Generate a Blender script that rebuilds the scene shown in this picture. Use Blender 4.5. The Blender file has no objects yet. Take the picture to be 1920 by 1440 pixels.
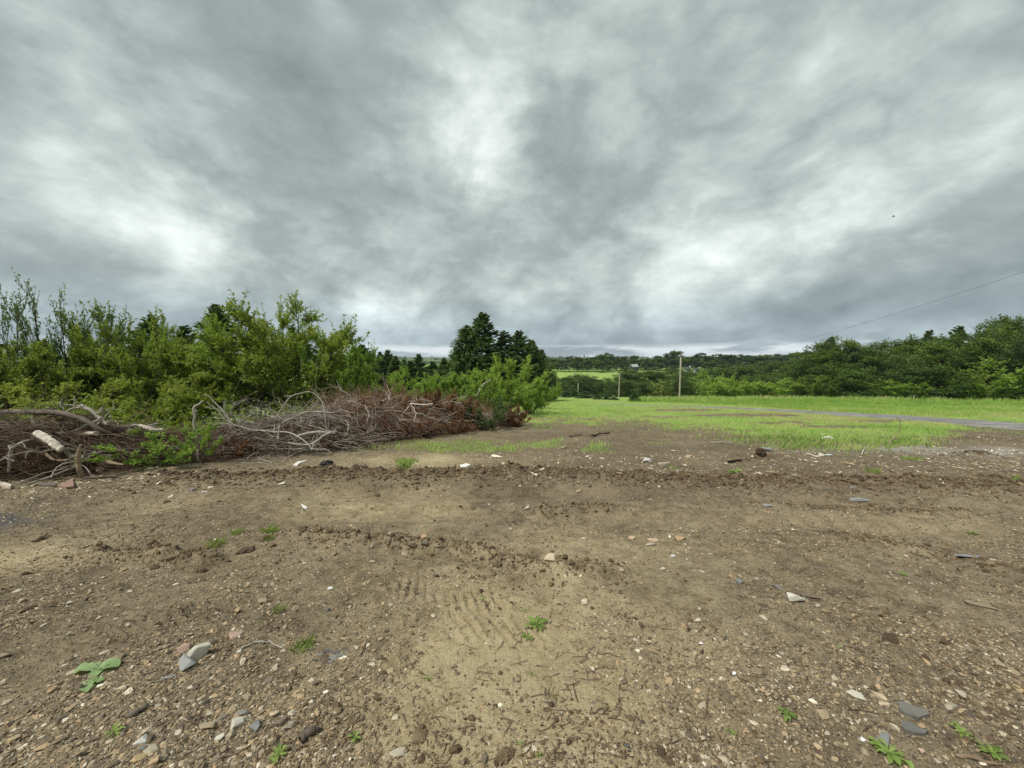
import bpy, math, random
import numpy as np

# ------------------------------------------------------------------ camera, sky, sun, exposure
SC = bpy.context.scene
COL = SC.collection
CAM_H, F = 1.6, 720.0
TANP = 40.0 / 720.0
PITCH = math.atan(TANP)
cd = bpy.data.cameras.new('camera')
cd.sensor_width = 36.0
cd.lens = 13.5
cd.clip_start = 0.05
cd.clip_end = 20000
cam = bpy.data.objects.new('camera', cd)
COL.objects.link(cam)
cam.location = (0, 0, CAM_H)
cam.rotation_euler = (math.pi / 2 - PITCH, 0, 0)
SC.camera = cam

SUN_EL, SUN_AZ = 52.0, 232.0          # degrees; azimuth from +Y clockwise (from the left)
SC.view_settings.view_transform = 'Standard'
SC.view_settings.look = 'None'
SC.view_settings.gamma = 1.0
SC.view_settings.exposure = 1.36
SC.view_settings.use_curve_mapping = False
SC.cycles.use_denoising = True
SC.cycles.max_bounces = 6
SC.cycles.diffuse_bounces = 3
SC.cycles.transmission_bounces = 3
SC.cycles.volume_bounces = 0

sd = bpy.data.lights.new('sun', 'SUN')
sd.energy = 1.5
sd.angle = math.radians(10)
sd.color = (1.0, 0.965, 0.91)
sun = bpy.data.objects.new('sun', sd)
COL.objects.link(sun)
_a, _e = math.radians(SUN_AZ), math.radians(SUN_EL)
from mathutils import Vector
_dir = Vector((math.sin(_a) * math.cos(_e), math.cos(_a) * math.cos(_e), math.sin(_e)))
sun.rotation_euler = _dir.to_track_quat('Z', 'Y').to_euler()
sun.location = _dir * 50


class NT:
    """tiny node-tree writer"""
    def __init__(self, tree):
        self.t = tree
        self.n = tree.nodes
        self.l = tree.links

    def put(self, sock, v):
        if isinstance(v, bpy.types.NodeSocket):
            self.l.new(v, sock)
        elif isinstance(v, (tuple, list)):
            if len(v) == 3 and sock.type == 'RGBA':
                v = (*v, 1.0)
            sock.default_value = v
        elif v is not None:
            sock.default_value = v

    def math(self, op, a, b=None, c=None, clamp=False):
        n = self.n.new('ShaderNodeMath')
        n.operation = op
        n.use_clamp = clamp
        for i, v in enumerate((a, b, c)):
            if v is not None:
                self.put(n.inputs[i], v)
        return n.outputs[0]

    def vmath(self, op, a, b=None, scale=None):
        n = self.n.new('ShaderNodeVectorMath')
        n.operation = op
        self.put(n.inputs[0], a)
        if b is not None:
            self.put(n.inputs[1], b)
        if scale is not None:
            self.put(n.inputs['Scale'], scale)
        return n.outputs['Value'] if op in ('DOT_PRODUCT', 'DISTANCE', 'LENGTH') else n.outputs['Vector']

    def noise(self, vec, scale, detail=4.0, rough=0.55, dist=0.0, out='Fac', lac=2.0):
        n = self.n.new('ShaderNodeTexNoise')
        if vec is not None:
            self.put(n.inputs['Vector'], vec)
        n.inputs['Scale'].default_value = scale
        n.inputs['Detail'].default_value = detail
        n.inputs['Roughness'].default_value = rough
        n.inputs['Distortion'].default_value = dist
        n.inputs['Lacunarity'].default_value = lac
        return n.outputs[out]

    def voronoi(self, vec, scale, feature='F1', out='Color', rand=1.0):
        n = self.n.new('ShaderNodeTexVoronoi')
        n.feature = feature
        self.put(n.inputs['Vector'], vec)
        n.inputs['Scale'].default_value = scale
        n.inputs['Randomness'].default_value = rand
        return n.outputs[out]

    def ramp(self, fac, stops, interp='LINEAR'):
        n = self.n.new('ShaderNodeValToRGB')
        n.color_ramp.interpolation = interp
        els = n.color_ramp.elements
        while len(els) < len(stops):
            els.new(0.5)
        for e, (p, c) in zip(els, stops):
            e.position = p
            e.color = (*c, 1.0) if len(c) == 3 else c
        self.put(n.inputs[0], fac)
        return n.outputs[0]

    def mix(self, fac, a, b, blend='MIX'):
        n = self.n.new('ShaderNodeMix')
        n.data_type = 'RGBA'
        n.blend_type = blend
        n.clamp_factor = True
        self.put(n.inputs[0], fac)
        self.put(n.inputs[6], a)
        self.put(n.inputs[7], b)
        return n.outputs[2]

    def maprange(self, v, a, b, c=0.0, d=1.0, smooth=False):
        n = self.n.new('ShaderNodeMapRange')
        n.interpolation_type = 'SMOOTHSTEP' if smooth else 'LINEAR'
        n.clamp = True if not smooth else n.clamp
        self.put(n.inputs[0], v)
        for i, x in enumerate((a, b, c, d)):
            self.put(n.inputs[i + 1], x)
        return n.outputs[0]

    def attr(self, name, out='Fac', kind='GEOMETRY'):
        n = self.n.new('ShaderNodeAttribute')
        n.attribute_type = kind
        n.attribute_name = name
        return n.outputs[out]


def pixdir(px, py):
    cp, sp = math.cos(PITCH), math.sin(PITCH)
    a, b = (px - 960) / F, (720 - py) / F
    v = np.array([a, cp + b * sp, -sp + b * cp])
    return v


def build_world():
    w = bpy.data.worlds.new('World')
    SC.world = w
    w.use_nodes = True
    t = NT(w.node_tree)
    t.n.clear()
    out = t.n.new('ShaderNodeOutputWorld')
    bg = t.n.new('ShaderNodeBackground')
    tc = t.n.new('ShaderNodeTexCoord')
    d = tc.outputs['Generated']
    sep = t.n.new('ShaderNodeSeparateXYZ')
    t.put(sep.inputs[0], d)
    x, y, z = sep.outputs
    zc = t.math('ADD', t.math('MAXIMUM', z, 0.0), 0.20)
    comb = t.n.new('ShaderNodeCombineXYZ')
    t.put(comb.inputs[0], t.math('DIVIDE', x, zc))
    t.put(comb.inputs[1], t.math('MULTIPLY', t.math('DIVIDE', y, zc), 0.45))
    comb.inputs[2].default_value = 3.7
    uv = comb.outputs[0]
    # soft stretched cloud sheets
    n1 = t.noise(uv, 0.8, 6, 0.48, 0.15)
    n2 = t.noise(t.vmath('ADD', uv, (13.1, 4.2, 0)), 2.6, 7, 0.52, 0.2)
    st3 = t.vmath('MULTIPLY', d, (1.0, 1.0, 1.7))
    n3 = t.noise(st3, 3.2, 10, 0.62, 0.3)
    n4 = t.noise(t.vmath('ADD', st3, (3.3, 1.7, 0.4)), 8.0, 10, 0.64, 0.35)
    b = t.math('MULTIPLY_ADD', t.math('SUBTRACT', n1, 0.5), 0.80, 0.43)
    b = t.math('MULTIPLY_ADD', t.math('SUBTRACT', n2, 0.5), 0.14, b)
    b = t.math('MULTIPLY_ADD', t.math('SUBTRACT', n3, 0.5), 0.48, b)
    nl = t.maprange(z, 0.65, 0.12, 0.12, 0.55)
    b = t.math('ADD', b, t.math('MULTIPLY', t.math('SUBTRACT', n4, 0.5), nl))
    n6 = t.noise(t.vmath('ADD', st3, (7.1, 2.9, 5.5)), 3.6, 9, 0.56, 0.2)
    bil = t.math('ABSOLUTE', t.math('SUBTRACT', n6, 0.5))
    b = t.math('MULTIPLY_ADD', t.math('SUBTRACT', bil, 0.085), 0.95, b)
    # the thin and thick places of this particular cloud deck
    wob = t.vmath('SCALE', t.vmath('SUBTRACT', t.noise(d, 3.2, 5, 0.6, 0.4, 'Color'), (0.5, 0.5, 0.5)), scale=0.42)
    dd = t.vmath('ADD', d, wob)
    patches = [(300, 370, 170, .19), (190, 240, 130, .11), (390, 440, 110, .12), (20, 340, 140, .18), (935, 300, 100, .24),
               (950, 120, 150, .17), (870, 220, 150, .14), (715, 290, 110, .10), (740, 605, 90, .20), (680, 640, 90, .12),
               (990, 560, 90, .12), (1330, 460, 120, .10), (1490, 470, 100, .10), (1230, 560, 150, .12), (1640, 330, 150, .08),
               (560, 220, 220, -.09), (630, 430, 230, -.06), (1280, 250, 230, -.07), (1070, 70, 130, -.08), (60, 430, 100, -.14),
               (900, 440, 130, -.06), (1780, 560, 200, -.06), (330, 560, 160, -.06)]
    for px, py, r, amp in patches:
        c = pixdir(px, py)
        k = np.linalg.norm(c)
        c = c / k
        rr = r / F / k
        dist = t.vmath('DISTANCE', dd, tuple(c))
        g = t.maprange(dist, rr * 1.25, 0.0, 0.0, amp, smooth=True)
        b = t.math('ADD', b, g)
    # bluish base of the deck far away, with a torn bright gap just above the horizon
    low = t.maprange(z, 0.20, 0.03, 0.0, 1.0, smooth=True)
    col = t.ramp(b, [(0.08, (.085, .098, .100)), (0.34, (.155, .172, .171)), (0.50, (.232, .251, .246)), (0.66, (.335, .352, .345)),
                     (0.84, (.46, .48, .47)), (1.0, (.54, .555, .55))])
    col = t.mix(1.0, col, (.975, 1.005, .975), 'MULTIPLY')
    col = t.mix(t.math('MULTIPLY', low, 0.8), col, t.mix(1.0, col, (.68, .79, .93), 'MULTIPLY'))
    st = t.n.new('ShaderNodeCombineXYZ')
    t.put(st.inputs[0], t.math('MULTIPLY', x, 3.0))
    t.put(st.inputs[1], t.math('MULTIPLY', y, 3.0))
    t.put(st.inputs[2], t.math('MULTIPLY', z, 22.0))
    gapn = t.noise(st.outputs[0], 1.3, 5, 0.55)
    zz = t.math('MULTIPLY_ADD', t.math('SUBTRACT', gapn, 0.5), 0.05, z)
    gap = t.math('MULTIPLY', t.maprange(zz, 0.052, 0.036, 0.0, 1.0, smooth=True), t.maprange(gapn, 0.44, 0.58, 0.0, 0.85, smooth=True))
    col = t.mix(gap, col, (.40, .43, .44))
    sky = t.n.new('ShaderNodeTexSky')
    sky.sky_type = 'NISHITA'
    sky.sun_disc = False
    sky.sun_elevation = math.radians(SUN_EL)
    sky.sun_rotation = math.radians(SUN_AZ)
    skyc = t.mix(1.0, sky.outputs[0], (.08, .08, .08), 'MULTIPLY')
    col = t.mix(0.965, skyc, col)
    t.put(bg.inputs['Color'], col)
    bg.inputs['Strength'].default_value = 1.0
    t.put(out.inputs['Surface'], bg.outputs[0])


build_world()

# ------------------------------------------------------------------ numeric helpers
RNG = np.random.default_rng(7)
_P = np.random.default_rng(11).permutation(512).astype(np.int64)
_V = np.random.default_rng(12).random(512)


def vnoise(x, y, seed=0):
    x = np.asarray(x, float)
    y = np.asarray(y, float)
    xi = np.floor(x).astype(np.int64)
    yi = np.floor(y).astype(np.int64)
    fx, fy = x - xi, y - yi
    fx = fx * fx * fx * (fx * (fx * 6 - 15) + 10)
    fy = fy * fy * fy * (fy * (fy * 6 - 15) + 10)

    def h(i, j):
        return _V[_P[(_P[(i + seed * 57) & 511] + j) & 511]]
    a, b, c, d = h(xi, yi), h(xi + 1, yi), h(xi, yi + 1), h(xi + 1, yi + 1)
    return (a + (b - a) * fx) * (1 - fy) + (c + (d - c) * fx) * fy


def fbm(x, y, octs=4, seed=0, gain=0.5):
    s, a, n = 0.0, 1.0, 0.0
    for o in range(octs):
        s = s + a * vnoise(x, y, seed + o * 3)
        n += a
        a *= gain
        x = x * 2.03 + 17.3
        y = y * 2.03 - 9.1
    return s / n


def sstep(a, b, v):
    t = np.clip((v - a) / (b - a), 0, 1)
    return t * t * (3 - 2 * t)


_yt = np.arange(-60, 9001, 2.0)
_ctrl = [(-60, 4.2), (0, 0), (84, -5.9), (100, -8.0), (125, -11.3), (150, -13), (185, -13.5), (225, -12.0), (262, -9.6), (320, -5.6), (400, -3.0),
         (520, -1), (800, 3), (1300, 9), (2000, 22), (3000, 42), (3800, 52), (5000, 40), (9000, 20)]
_zt = np.interp(_yt, [c[0] for c in _ctrl], [c[1] for c in _ctrl])
_k = np.ones(9) / 9
_zs = np.convolve(np.pad(_zt, 4, mode='edge'), _k, 'valid')
_zt = np.where(_yt < 66, _zt, _zs)


def zbase(x, y):
    x = np.asarray(x, float)
    y = np.asarray(y, float)
    z = np.interp(y, _yt, _zt)
    far = sstep(600, 2500, y)
    return z + far * (fbm(x / 900, y / 1600, 3, 5) - 0.5) * 34


def proj(x, y, z):
    cp, sp = math.cos(PITCH), math.sin(PITCH)
    dz = z - CAM_H
    dep = np.maximum(y * cp - dz * sp, 0.05)
    up = y * sp + dz * cp
    return 960 + F * x / dep, 720 - F * up / dep


def ground_hit(px, py):
    """world x, y where the view rays through these pixels meet the near slope z = -0.0702 y"""
    px = np.asarray(px, float)
    py = np.asarray(py, float)
    cp, sp = math.cos(PITCH), math.sin(PITCH)
    a, b = (px - 960) / F, (720 - py) / F
    dy = cp + b * sp
    dz = -sp + b * cp
    s = 5.9 / 84
    t = CAM_H / np.maximum(-(dz + s * dy), 1e-4)
    return a * t, dy * t


def at(px, py, Y):
    d = pixdir(px, py)
    k = Y / d[1]
    return np.array([d[0] * k, Y, CAM_H + d[2] * k])


def polyline_field(x, y, pix, step=0.06):
    """distance to, and running length along, a line given by pixels on the ground"""
    g = np.array([np.array(ground_hit(p, q)) for p, q in pix])
    best = np.full(x.shape, 1e9)
    run = np.zeros(x.shape)
    side = np.zeros(x.shape)
    acc = 0.0
    for a, b in zip(g[:-1], g[1:]):
        ab = b - a
        L = np.hypot(*ab)
        t = np.clip(((x - a[0]) * ab[0] + (y - a[1]) * ab[1]) / (L * L), 0, 1)
        dx, dy = x - a[0] - t * ab[0], y - a[1] - t * ab[1]
        d = np.hypot(dx, dy)
        m = d < best
        best = np.where(m, d, best)
        run = np.where(m, acc + t * L, run)
        side = np.where(m, np.sign(ab[0] * dy - ab[1] * dx), side)
        acc += L
    return best, run, side


RIDGES = [([(300, 902), (420, 897), (560, 892), (700, 892), (860, 893), (1000, 890), (1150, 900), (1300, 905), (1440, 905), (1600, 908), (1750, 912), (1960, 918)], .30, .11),
          ([(180, 1034), (240, 1036), (310, 1043), (400, 1046)], .09, .085),
          ([(560, 1000), (700, 1012), (800, 1026), (900, 1038), (960, 1055), (1030, 1066), (1100, 1073), (1170, 1084)], .10, .075),
          ([(1010, 960), (1090, 954), (1150, 957)], .10, .065),
          ([(1480, 946), (1560, 950), (1660, 956), (1800, 968)], .12, .055),
          ([(1560, 1010), (1700, 1030), (1900, 1075)], .14, .03),
          ([(1380, 862), (1440, 862)], .16, .10), ([(1790, 858), (1850, 855)], .20, .12)]
RUTS = [([(-100, 960), (200, 940), (520, 930), (900, 925), (1300, 935), (1700, 950), (2000, 965)], .28, .05),
        ([(-100, 1075), (150, 1050), (480, 985), (760, 965), (1100, 975), (1500, 985), (2000, 1010)], .24, .05),
        ([(500, 1075), (800, 1085), (1100, 1130), (1300, 1230), (1420, 1440)], .18, .03)]
TREADS = [([(170, 1195), (300, 1160), (420, 1138), (520, 1112)], .18, .036), ([(740, 1092), (830, 1112), (930, 1128)], .16, .028),
          ([(850, 1180), (940, 1182), (1040, 1186)], .13, .014), ([(700, 1240), (760, 1225), (820, 1200)], .12, .012)]


def zfull(x, y):
    x = np.asarray(x, float)
    y = np.asarray(y, float)
    z = zbase(x, y)
    r = np.hypot(x, y)
    near = 1 - sstep(18, 60, r)
    m = near > 0
    if not np.any(m):
        return z
    h = (fbm(x * .55, y * .55, 3, 1) - .5) * .11
    h = h + (fbm(x * 2.6, y * 2.6, 3, 2) - .5) * .05
    n9 = fbm(x * 9, y * 9, 3, 3)
    close = 1 - sstep(5, 12, r)
    h = h + (n9 - .5) * .020
    rough = sstep(.45, .62, fbm(x * 1.1, y * 1.1, 2, 9))
    h = h + close * (np.abs(vnoise(x * 24, y * 24, 4) - .5) - .25) * .020 * (.35 + rough)
    h = h + close * (vnoise(x * 55, y * 55, 6) - .5) * .006
    for pix, w, a in RIDGES:
        d, s, sd_ = polyline_field(x, y, pix)
        g = np.exp(-(d / w) ** 2)
        h = h + g * a * (.35 + 1.1 * n9 * fbm(x * 3.2, y * 3.2, 2, 21) * 2)
    for pix, w, a in RUTS:
        d, s, sd_ = polyline_field(x, y, pix)
        h = h - a * np.exp(-(d / w) ** 4) * (.5 + fbm(x * .9, y * .9, 2, 31)) + a * .5 * np.exp(-((d - w * 1.5) / (w * .4)) ** 2) * n9
    for pix, w, a in TREADS:
        d, s, sd_ = polyline_field(x, y, pix)
        bar = np.sin((s + .6 * d * sd_) * 2 * math.pi / .085)
        h = h + a * np.exp(-(d / w) ** 4) * sstep(-.3, .5, bar) * sstep(.36, .5, fbm(x * 2, y * 2, 2, 41)) - a * .6 * np.exp(-(d / w) ** 4)
    return z + h * near


def masks(x, y):
    """grass, sand, pale, ash, yellow covers of the ground at these places"""
    x = np.asarray(x, float)
    y = np.asarray(y, float)
    z = zbase(x, y)
    px, py = proj(x, np.maximum(y, .3), z)
    front = y > .3
    na = fbm(x * .8, y * .8, 4, 51)
    nb = fbm(x * 2.7, y * 2.7, 3, 61)
    bnd = np.interp(px, [-400, 300, 560, 700, 760, 900, 970, 1100, 1200, 1300, 1400, 1500, 1600, 1700, 1770, 1820, 1920, 2100],
                    [800, 812, 815, 815, 812, 806, 800, 802, 803, 814, 825, 831, 836, 836, 830, 806, 806, 808])
    nc = fbm(x * 7, y * 7, 2, 71)
    j = (na - .5) * 26 + (nb - .5) * 18 + (nc - .5) * 16
    grass = (1 - sstep(bnd - 34, bnd + 9, py + j)) * (1 - .35 * sstep(.5, .7, nb))
    for cx, cy, rx, ry, a in [(1395, 779, 120, 4, .9), (1470, 793, 70, 4, .9), (1290, 769, 70, 3, .8), (1570, 801, 90, 3.5, .8), (1640, 790, 70, 3, .6), (1240, 782, 60, 3, .5), (1850, 816, 80, 5, .6)]:
        g = np.exp(-(((px - cx) / rx) ** 2 + ((py - cy) / ry) ** 2))
        grass = grass * (1 - a * sstep(.35, .6, g * (.3 + 1.4 * nb)))
    for cx, cy, rx, ry, a in [(860, 838, 170, 17, .85), (1010, 834, 70, 11, .95), (745, 824, 50, 12, .9), (762, 868, 34, 6, .95), (760, 884, 16, 4, .9),
                              (700, 838, 60, 10, .7), (1120, 846, 40, 9, .75), (1380, 826, 40, 5, .8), (1230, 832, 40, 4, .6), (1600, 842, 60, 6, .6),
                              (1710, 862, 22, 4, .95), (1375, 890, 14, 4, .8), (1700, 816, 100, 12, .6), (1450, 838, 30, 4, .7)]:
        g = np.exp(-(((px - cx) / rx) ** 2 + ((py - cy) / ry) ** 2) * 1.2)
        grass = np.maximum(grass, .52 * a * sstep(.30, .85, g * (.2 + .9 * nb + .6 * nc)))
    grass = np.where(front, grass, 0)
    cx = np.interp(py, [930, 1000, 1060, 1100, 1200, 1300, 1440], [1000, 1050, 1030, 1000, 950, 950, 960])
    w = np.interp(py, [930, 985, 1010, 1060, 1100, 1200, 1300, 1440], [1, 70, 190, 260, 280, 320, 350, 380])
    sand = np.exp(-(((px - cx) / (w * 1.15)) ** 2)) * (.40 + .6 * sstep(1040, 1240, py)) * sstep(930, 1000, py)
    for cx, cy, rx, ry, a in [(770, 866, 140, 12, .7), (700, 945, 300, 22, .45), (60, 1045, 220, 26, .35), (1080, 1020, 130, 30, .55), (1500, 975, 300, 20, .25), (330, 945, 180, 14, .3),
                              (1250, 1330, 160, 120, .5)]:
        sand = np.maximum(sand, a * np.exp(-(((px - cx) / rx) ** 2 + ((py - cy) / ry) ** 2)))
    sand = np.clip(sand * (.25 + .85 * na + .6 * nb) + (na - .5) * .35 + (nb - .5) * .25, 0, 1) * front
    pale = np.zeros_like(px)
    for cx, cy, rx, ry, a in [(1880, 848, 150, 10, 1.0), (1700, 842, 130, 5, .9), (1860, 905, 80, 4, .5), (1560, 845, 80, 5, .4)]:
        pale = np.maximum(pale, a * np.exp(-(((px - cx) / rx) ** 2 + ((py - cy) / ry) ** 2)))
    pale *= sstep(.25, .5, nb) * front
    ash = np.exp(-(((px - 40) / 100) ** 2 + ((py - 970 + (px - 40) * .18) / 15) ** 2)) * sstep(.3, .5, nb) * front
    yel = np.exp(-(((px - 1460) / 300) ** 2 + ((py - 773 - (px - 1370) * .05) / 17) ** 2)) * sstep(.28, .58, na) * front
    return grass, sand, pale, ash, yel


def mulch_mask(x, y):
    """dark topsoil mixed with chipped wood, towards the grass"""
    x = np.asarray(x, float)
    y = np.asarray(y, float)
    px, py = proj(x, np.maximum(y, .3), zbase(x, y))
    n = fbm(x * .7, y * .7, 4, 81)
    m = 1 - sstep(900, 950, py + (n - .5) * 90)
    m = m * (1 - np.exp(-(((px - 770) / 170) ** 2 + ((py - 866) / 14) ** 2)))
    m = .8 * m * (.35 + .65 * sstep(780, 1150, px)) * (y > .3) * (.55 + .9 * n)
    d = polyline_field(x, y, RIDGES[0][0])[0]
    m = np.maximum(m, .9 * np.exp(-(d / .38) ** 2))
    return np.clip(m, 0, 1)


# ------------------------------------------------------------------ mesh helpers
class Acc:
    def __init__(self):
        self.v, self.f, self.t, self.n = [], [], [], 0

    def add(self, v, f, tint=0.5):
        v = np.asarray(v, float).reshape(-1, 3)
        self.v.append(v)
        self.f.append(np.asarray(f, np.int64) + self.n)
        self.t.append(np.broadcast_to(np.asarray(tint, float), (len(v),)) if np.ndim(tint) == 0 else np.asarray(tint, float))
        self.n += len(v)

    def mesh(self, name, mat, smooth=True, attrs=None):
        v = np.concatenate(self.v)
        me = bpy.data.meshes.new(name)
        me.vertices.add(len(v))
        me.vertices.foreach_set('co', v.astype(np.float32).ravel())
        loops, starts, tot, c = [], [], [], 0
        for f in self.f:
            if f.size == 0:
                continue
            k = f.shape[1]
            loops.append(f.ravel())
            starts.append(c + np.arange(len(f)) * k)
            tot.append(np.full(len(f), k))
            c += f.size
        loops, starts = np.concatenate(loops), np.concatenate(starts)
        me.loops.add(len(loops))
        me.loops.foreach_set('vertex_index', loops.astype(np.int32))
        me.polygons.add(len(starts))
        me.polygons.foreach_set('loop_start', starts.astype(np.int32))
        me.polygons.foreach_set('use_smooth', np.full(len(starts), smooth))
        me.update(calc_edges=True)
        a = me.attributes.new('tint', 'FLOAT', 'POINT')
        a.data.foreach_set('value', np.concatenate(self.t).astype(np.float32))
        for k_, val in (attrs or {}).items():
            a = me.attributes.new(k_, 'FLOAT', 'POINT')
            a.data.foreach_set('value', np.asarray(val, np.float32))
        if mat:
            me.materials.append(mat)
        return me

    def obj(self, name, mat, parent=None, smooth=True, **props):
        o = bpy.data.objects.new(name, self.mesh(name, mat, smooth))
        COL.objects.link(o)
        o.parent = parent
        for k, v in props.items():
            o[k] = v
        return o


def nrm(v):
    return v / np.maximum(np.linalg.norm(v, axis=-1, keepdims=True), 1e-9)


def tubes(acc, P, R, sides=5, tint=0.5):
    """n tubes of k points each: P (n,k,3), R (n,k)"""
    P = np.asarray(P, float)
    R = np.asarray(R, float)
    n, k, _ = P.shape
    T = nrm(np.gradient(P, axis=1))
    ref = np.where(np.abs(T[..., 2:3]) > .85, np.array([1.0, 0, 0]), np.array([0, 0, 1.0]))
    A = nrm(np.cross(T, ref))
    B = np.cross(T, A)
    an = np.arange(sides) * 2 * math.pi / sides
    V = P[:, :, None] + R[:, :, None, None] * (A[:, :, None] * np.cos(an)[:, None] + B[:, :, None] * np.sin(an)[:, None])
    i = np.arange(n)[:, None, None] * k * sides
    j = np.arange(k - 1)[None, :, None] * sides
    s = np.arange(sides)[None, None, :]
    s2 = (s + 1) % sides
    Fq = np.stack([i + j + s, i + j + s2, i + j + sides + s2, i + j + sides + s], -1).reshape(-1, 4)
    tt = np.repeat(np.broadcast_to(np.asarray(tint, float), (n,)), k * sides)
    acc.add(V, Fq, tt)


def leaves(acc, pos, d, nn, L, W, tint):
    d = nrm(d)
    s = nrm(np.cross(d, nn))
    L = np.asarray(L)[:, None]
    W = np.asarray(W)[:, None]
    up = np.cross(s, d)
    mid = pos + d * L * .45
    V = np.stack([pos, mid + s * W * .5 + up * W * .12, pos + d * L, mid - s * W * .5 + up * W * .12], 1)
    n = len(pos)
    acc.add(V, np.arange(n * 4).reshape(n, 4), np.repeat(np.broadcast_to(tint, (n,)), 4))


def rdir(rng, n):
    return nrm(rng.normal(size=(n, 3)))


def ordn(i):
    o = ['first', 'second', 'third', 'fourth', 'fifth', 'sixth', 'seventh', 'eighth', 'ninth', 'tenth', 'eleventh', 'twelfth', 'thirteenth', 'fourteenth',
         'fifteenth', 'sixteenth', 'seventeenth', 'eighteenth', 'nineteenth', 'twentieth', 'twenty-first', 'twenty-second', 'twenty-third', 'twenty-fourth',
         'twenty-fifth', 'twenty-sixth', 'twenty-seventh', 'twenty-eighth', 'twenty-ninth', 'thirtieth', 'thirty-first', 'thirty-second', 'thirty-third', 'thirty-fourth']
    return o[i]


def empty(name, loc, label, cat, group=None, rz=0.0, scale=(1, 1, 1)):
    o = bpy.data.objects.new(name, None)
    COL.objects.link(o)
    o.location = tuple(float(c) for c in loc)
    o.rotation_euler = (0, 0, rz)
    o.scale = scale
    o.empty_display_size = .1
    o['label'] = label
    o['category'] = cat
    if group:
        o['group'] = group
    return o


def link(name, me, parent=None, **props):
    o = bpy.data.objects.new(name, me)
    COL.objects.link(o)
    o.parent = parent
    for k, v in props.items():
        o[k] = v
    return o


# ------------------------------------------------------------------ materials
def new_mat(name):
    m = bpy.data.materials.new(name)
    m.use_nodes = True
    t = NT(m.node_tree)
    b = t.n['Principled BSDF']
    return m, t, b


def leaf_mat(name, stops, rough=.55, trans=.35, vary=.25, spec=.3):
    m, t, b = new_mat(name)
    tint = t.attr('tint')
    oi = t.n.new('ShaderNodeObjectInfo')
    tt = t.math('MULTIPLY_ADD', t.math('SUBTRACT', oi.outputs['Random'], .5), vary, tint, clamp=True)
    col = t.ramp(tt, stops)
    t.put(b.inputs['Base Color'], col)
    b.inputs['Roughness'].default_value = rough
    b.inputs['Specular IOR Level'].default_value = spec
    tr = t.n.new('ShaderNodeBsdfTranslucent')
    t.put(tr.inputs['Color'], t.mix(1.0, col, (1.25, 1.2, .55), 'MULTIPLY'))
    mx = t.n.new('ShaderNodeMixShader')
    mx.inputs[0].default_value = trans
    t.put(mx.inputs[1], b.outputs[0])
    t.put(mx.inputs[2], tr.outputs[0])
    t.put(t.n['Material Output'].inputs['Surface'], mx.outputs[0])
    return m


def wood_mat(name, stops, scale=14, rough=.85, stretch=None):
    m, t, b = new_mat(name)
    tc = t.n.new('ShaderNodeTexCoord').outputs['Object']
    oi = t.n.new('ShaderNodeObjectInfo')
    n1 = t.noise(tc, scale, 6, .65, .3)
    n2 = t.noise(tc, scale * .25, 3, .5)
    f = t.math('ADD', t.math('MULTIPLY', n1, .5), t.math('MULTIPLY', t.attr('tint'), .5))
    f = t.math('MULTIPLY_ADD', t.math('SUBTRACT', n2, .5), .6, f)
    f = t.math('MULTIPLY_ADD', t.math('SUBTRACT', oi.outputs['Random'], .5), .25, f, clamp=True)
    t.put(b.inputs['Base Color'], t.ramp(f, stops))
    b.inputs['Roughness'].default_value = rough
    b.inputs['Specular IOR Level'].default_value = .2
    bp = t.n.new('ShaderNodeBump')
    bp.inputs['Strength'].default_value = .5
    bp.inputs['Distance'].default_value = .01
    t.put(bp.inputs['Height'], n1)
    t.put(b.inputs['Normal'], bp.outputs[0])
    return m


def stone_mat(name, stops, scale=9, rough=.8, use_obj=True, kind='GEOMETRY'):
    m, t, b = new_mat(name)
    tc = t.n.new('ShaderNodeTexCoord').outputs['Object']
    n1 = t.noise(tc, scale, 6, .6, .4)
    n2 = t.noise(tc, scale * 6, 3, .6)
    f = t.math('MULTIPLY_ADD', t.math('SUBTRACT', n1, .5), .55, t.attr('tint', kind=kind))
    f = t.math('MULTIPLY_ADD', t.math('SUBTRACT', n2, .5), .25, f)
    if use_obj:
        oi = t.n.new('ShaderNodeObjectInfo')
        f = t.math('MULTIPLY_ADD', t.math('SUBTRACT', oi.outputs['Random'], .5), .7, f)
    t.put(b.inputs['Base Color'], t.ramp(t.math('ADD', f, 0, clamp=True), stops))
    b.inputs['Roughness'].default_value = rough
    b.inputs['Specular IOR Level'].default_value = .3
    bp = t.n.new('ShaderNodeBump')
    bp.inputs['Strength'].default_value = .35
    bp.inputs['Distance'].default_value = .004
    t.put(bp.inputs['Height'], n2)
    t.put(b.inputs['Normal'], bp.outputs[0])
    return m


M = {}
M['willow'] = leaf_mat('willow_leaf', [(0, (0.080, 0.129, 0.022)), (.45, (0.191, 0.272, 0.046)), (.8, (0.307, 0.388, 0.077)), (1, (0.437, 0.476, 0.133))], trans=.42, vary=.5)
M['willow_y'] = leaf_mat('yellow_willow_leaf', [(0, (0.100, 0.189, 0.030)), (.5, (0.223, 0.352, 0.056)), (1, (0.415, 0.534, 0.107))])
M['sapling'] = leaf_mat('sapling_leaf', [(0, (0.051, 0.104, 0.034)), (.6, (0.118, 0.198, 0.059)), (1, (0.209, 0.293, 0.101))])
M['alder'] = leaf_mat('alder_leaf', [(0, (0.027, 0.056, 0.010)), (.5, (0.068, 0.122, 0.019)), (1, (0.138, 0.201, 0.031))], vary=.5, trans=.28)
M['oak'] = leaf_mat('oak_leaf', [(0, (0.026, 0.052, 0.013)), (.5, (0.061, 0.105, 0.023)), (1, (0.124, 0.173, 0.035))], vary=.5, trans=.25)
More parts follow.
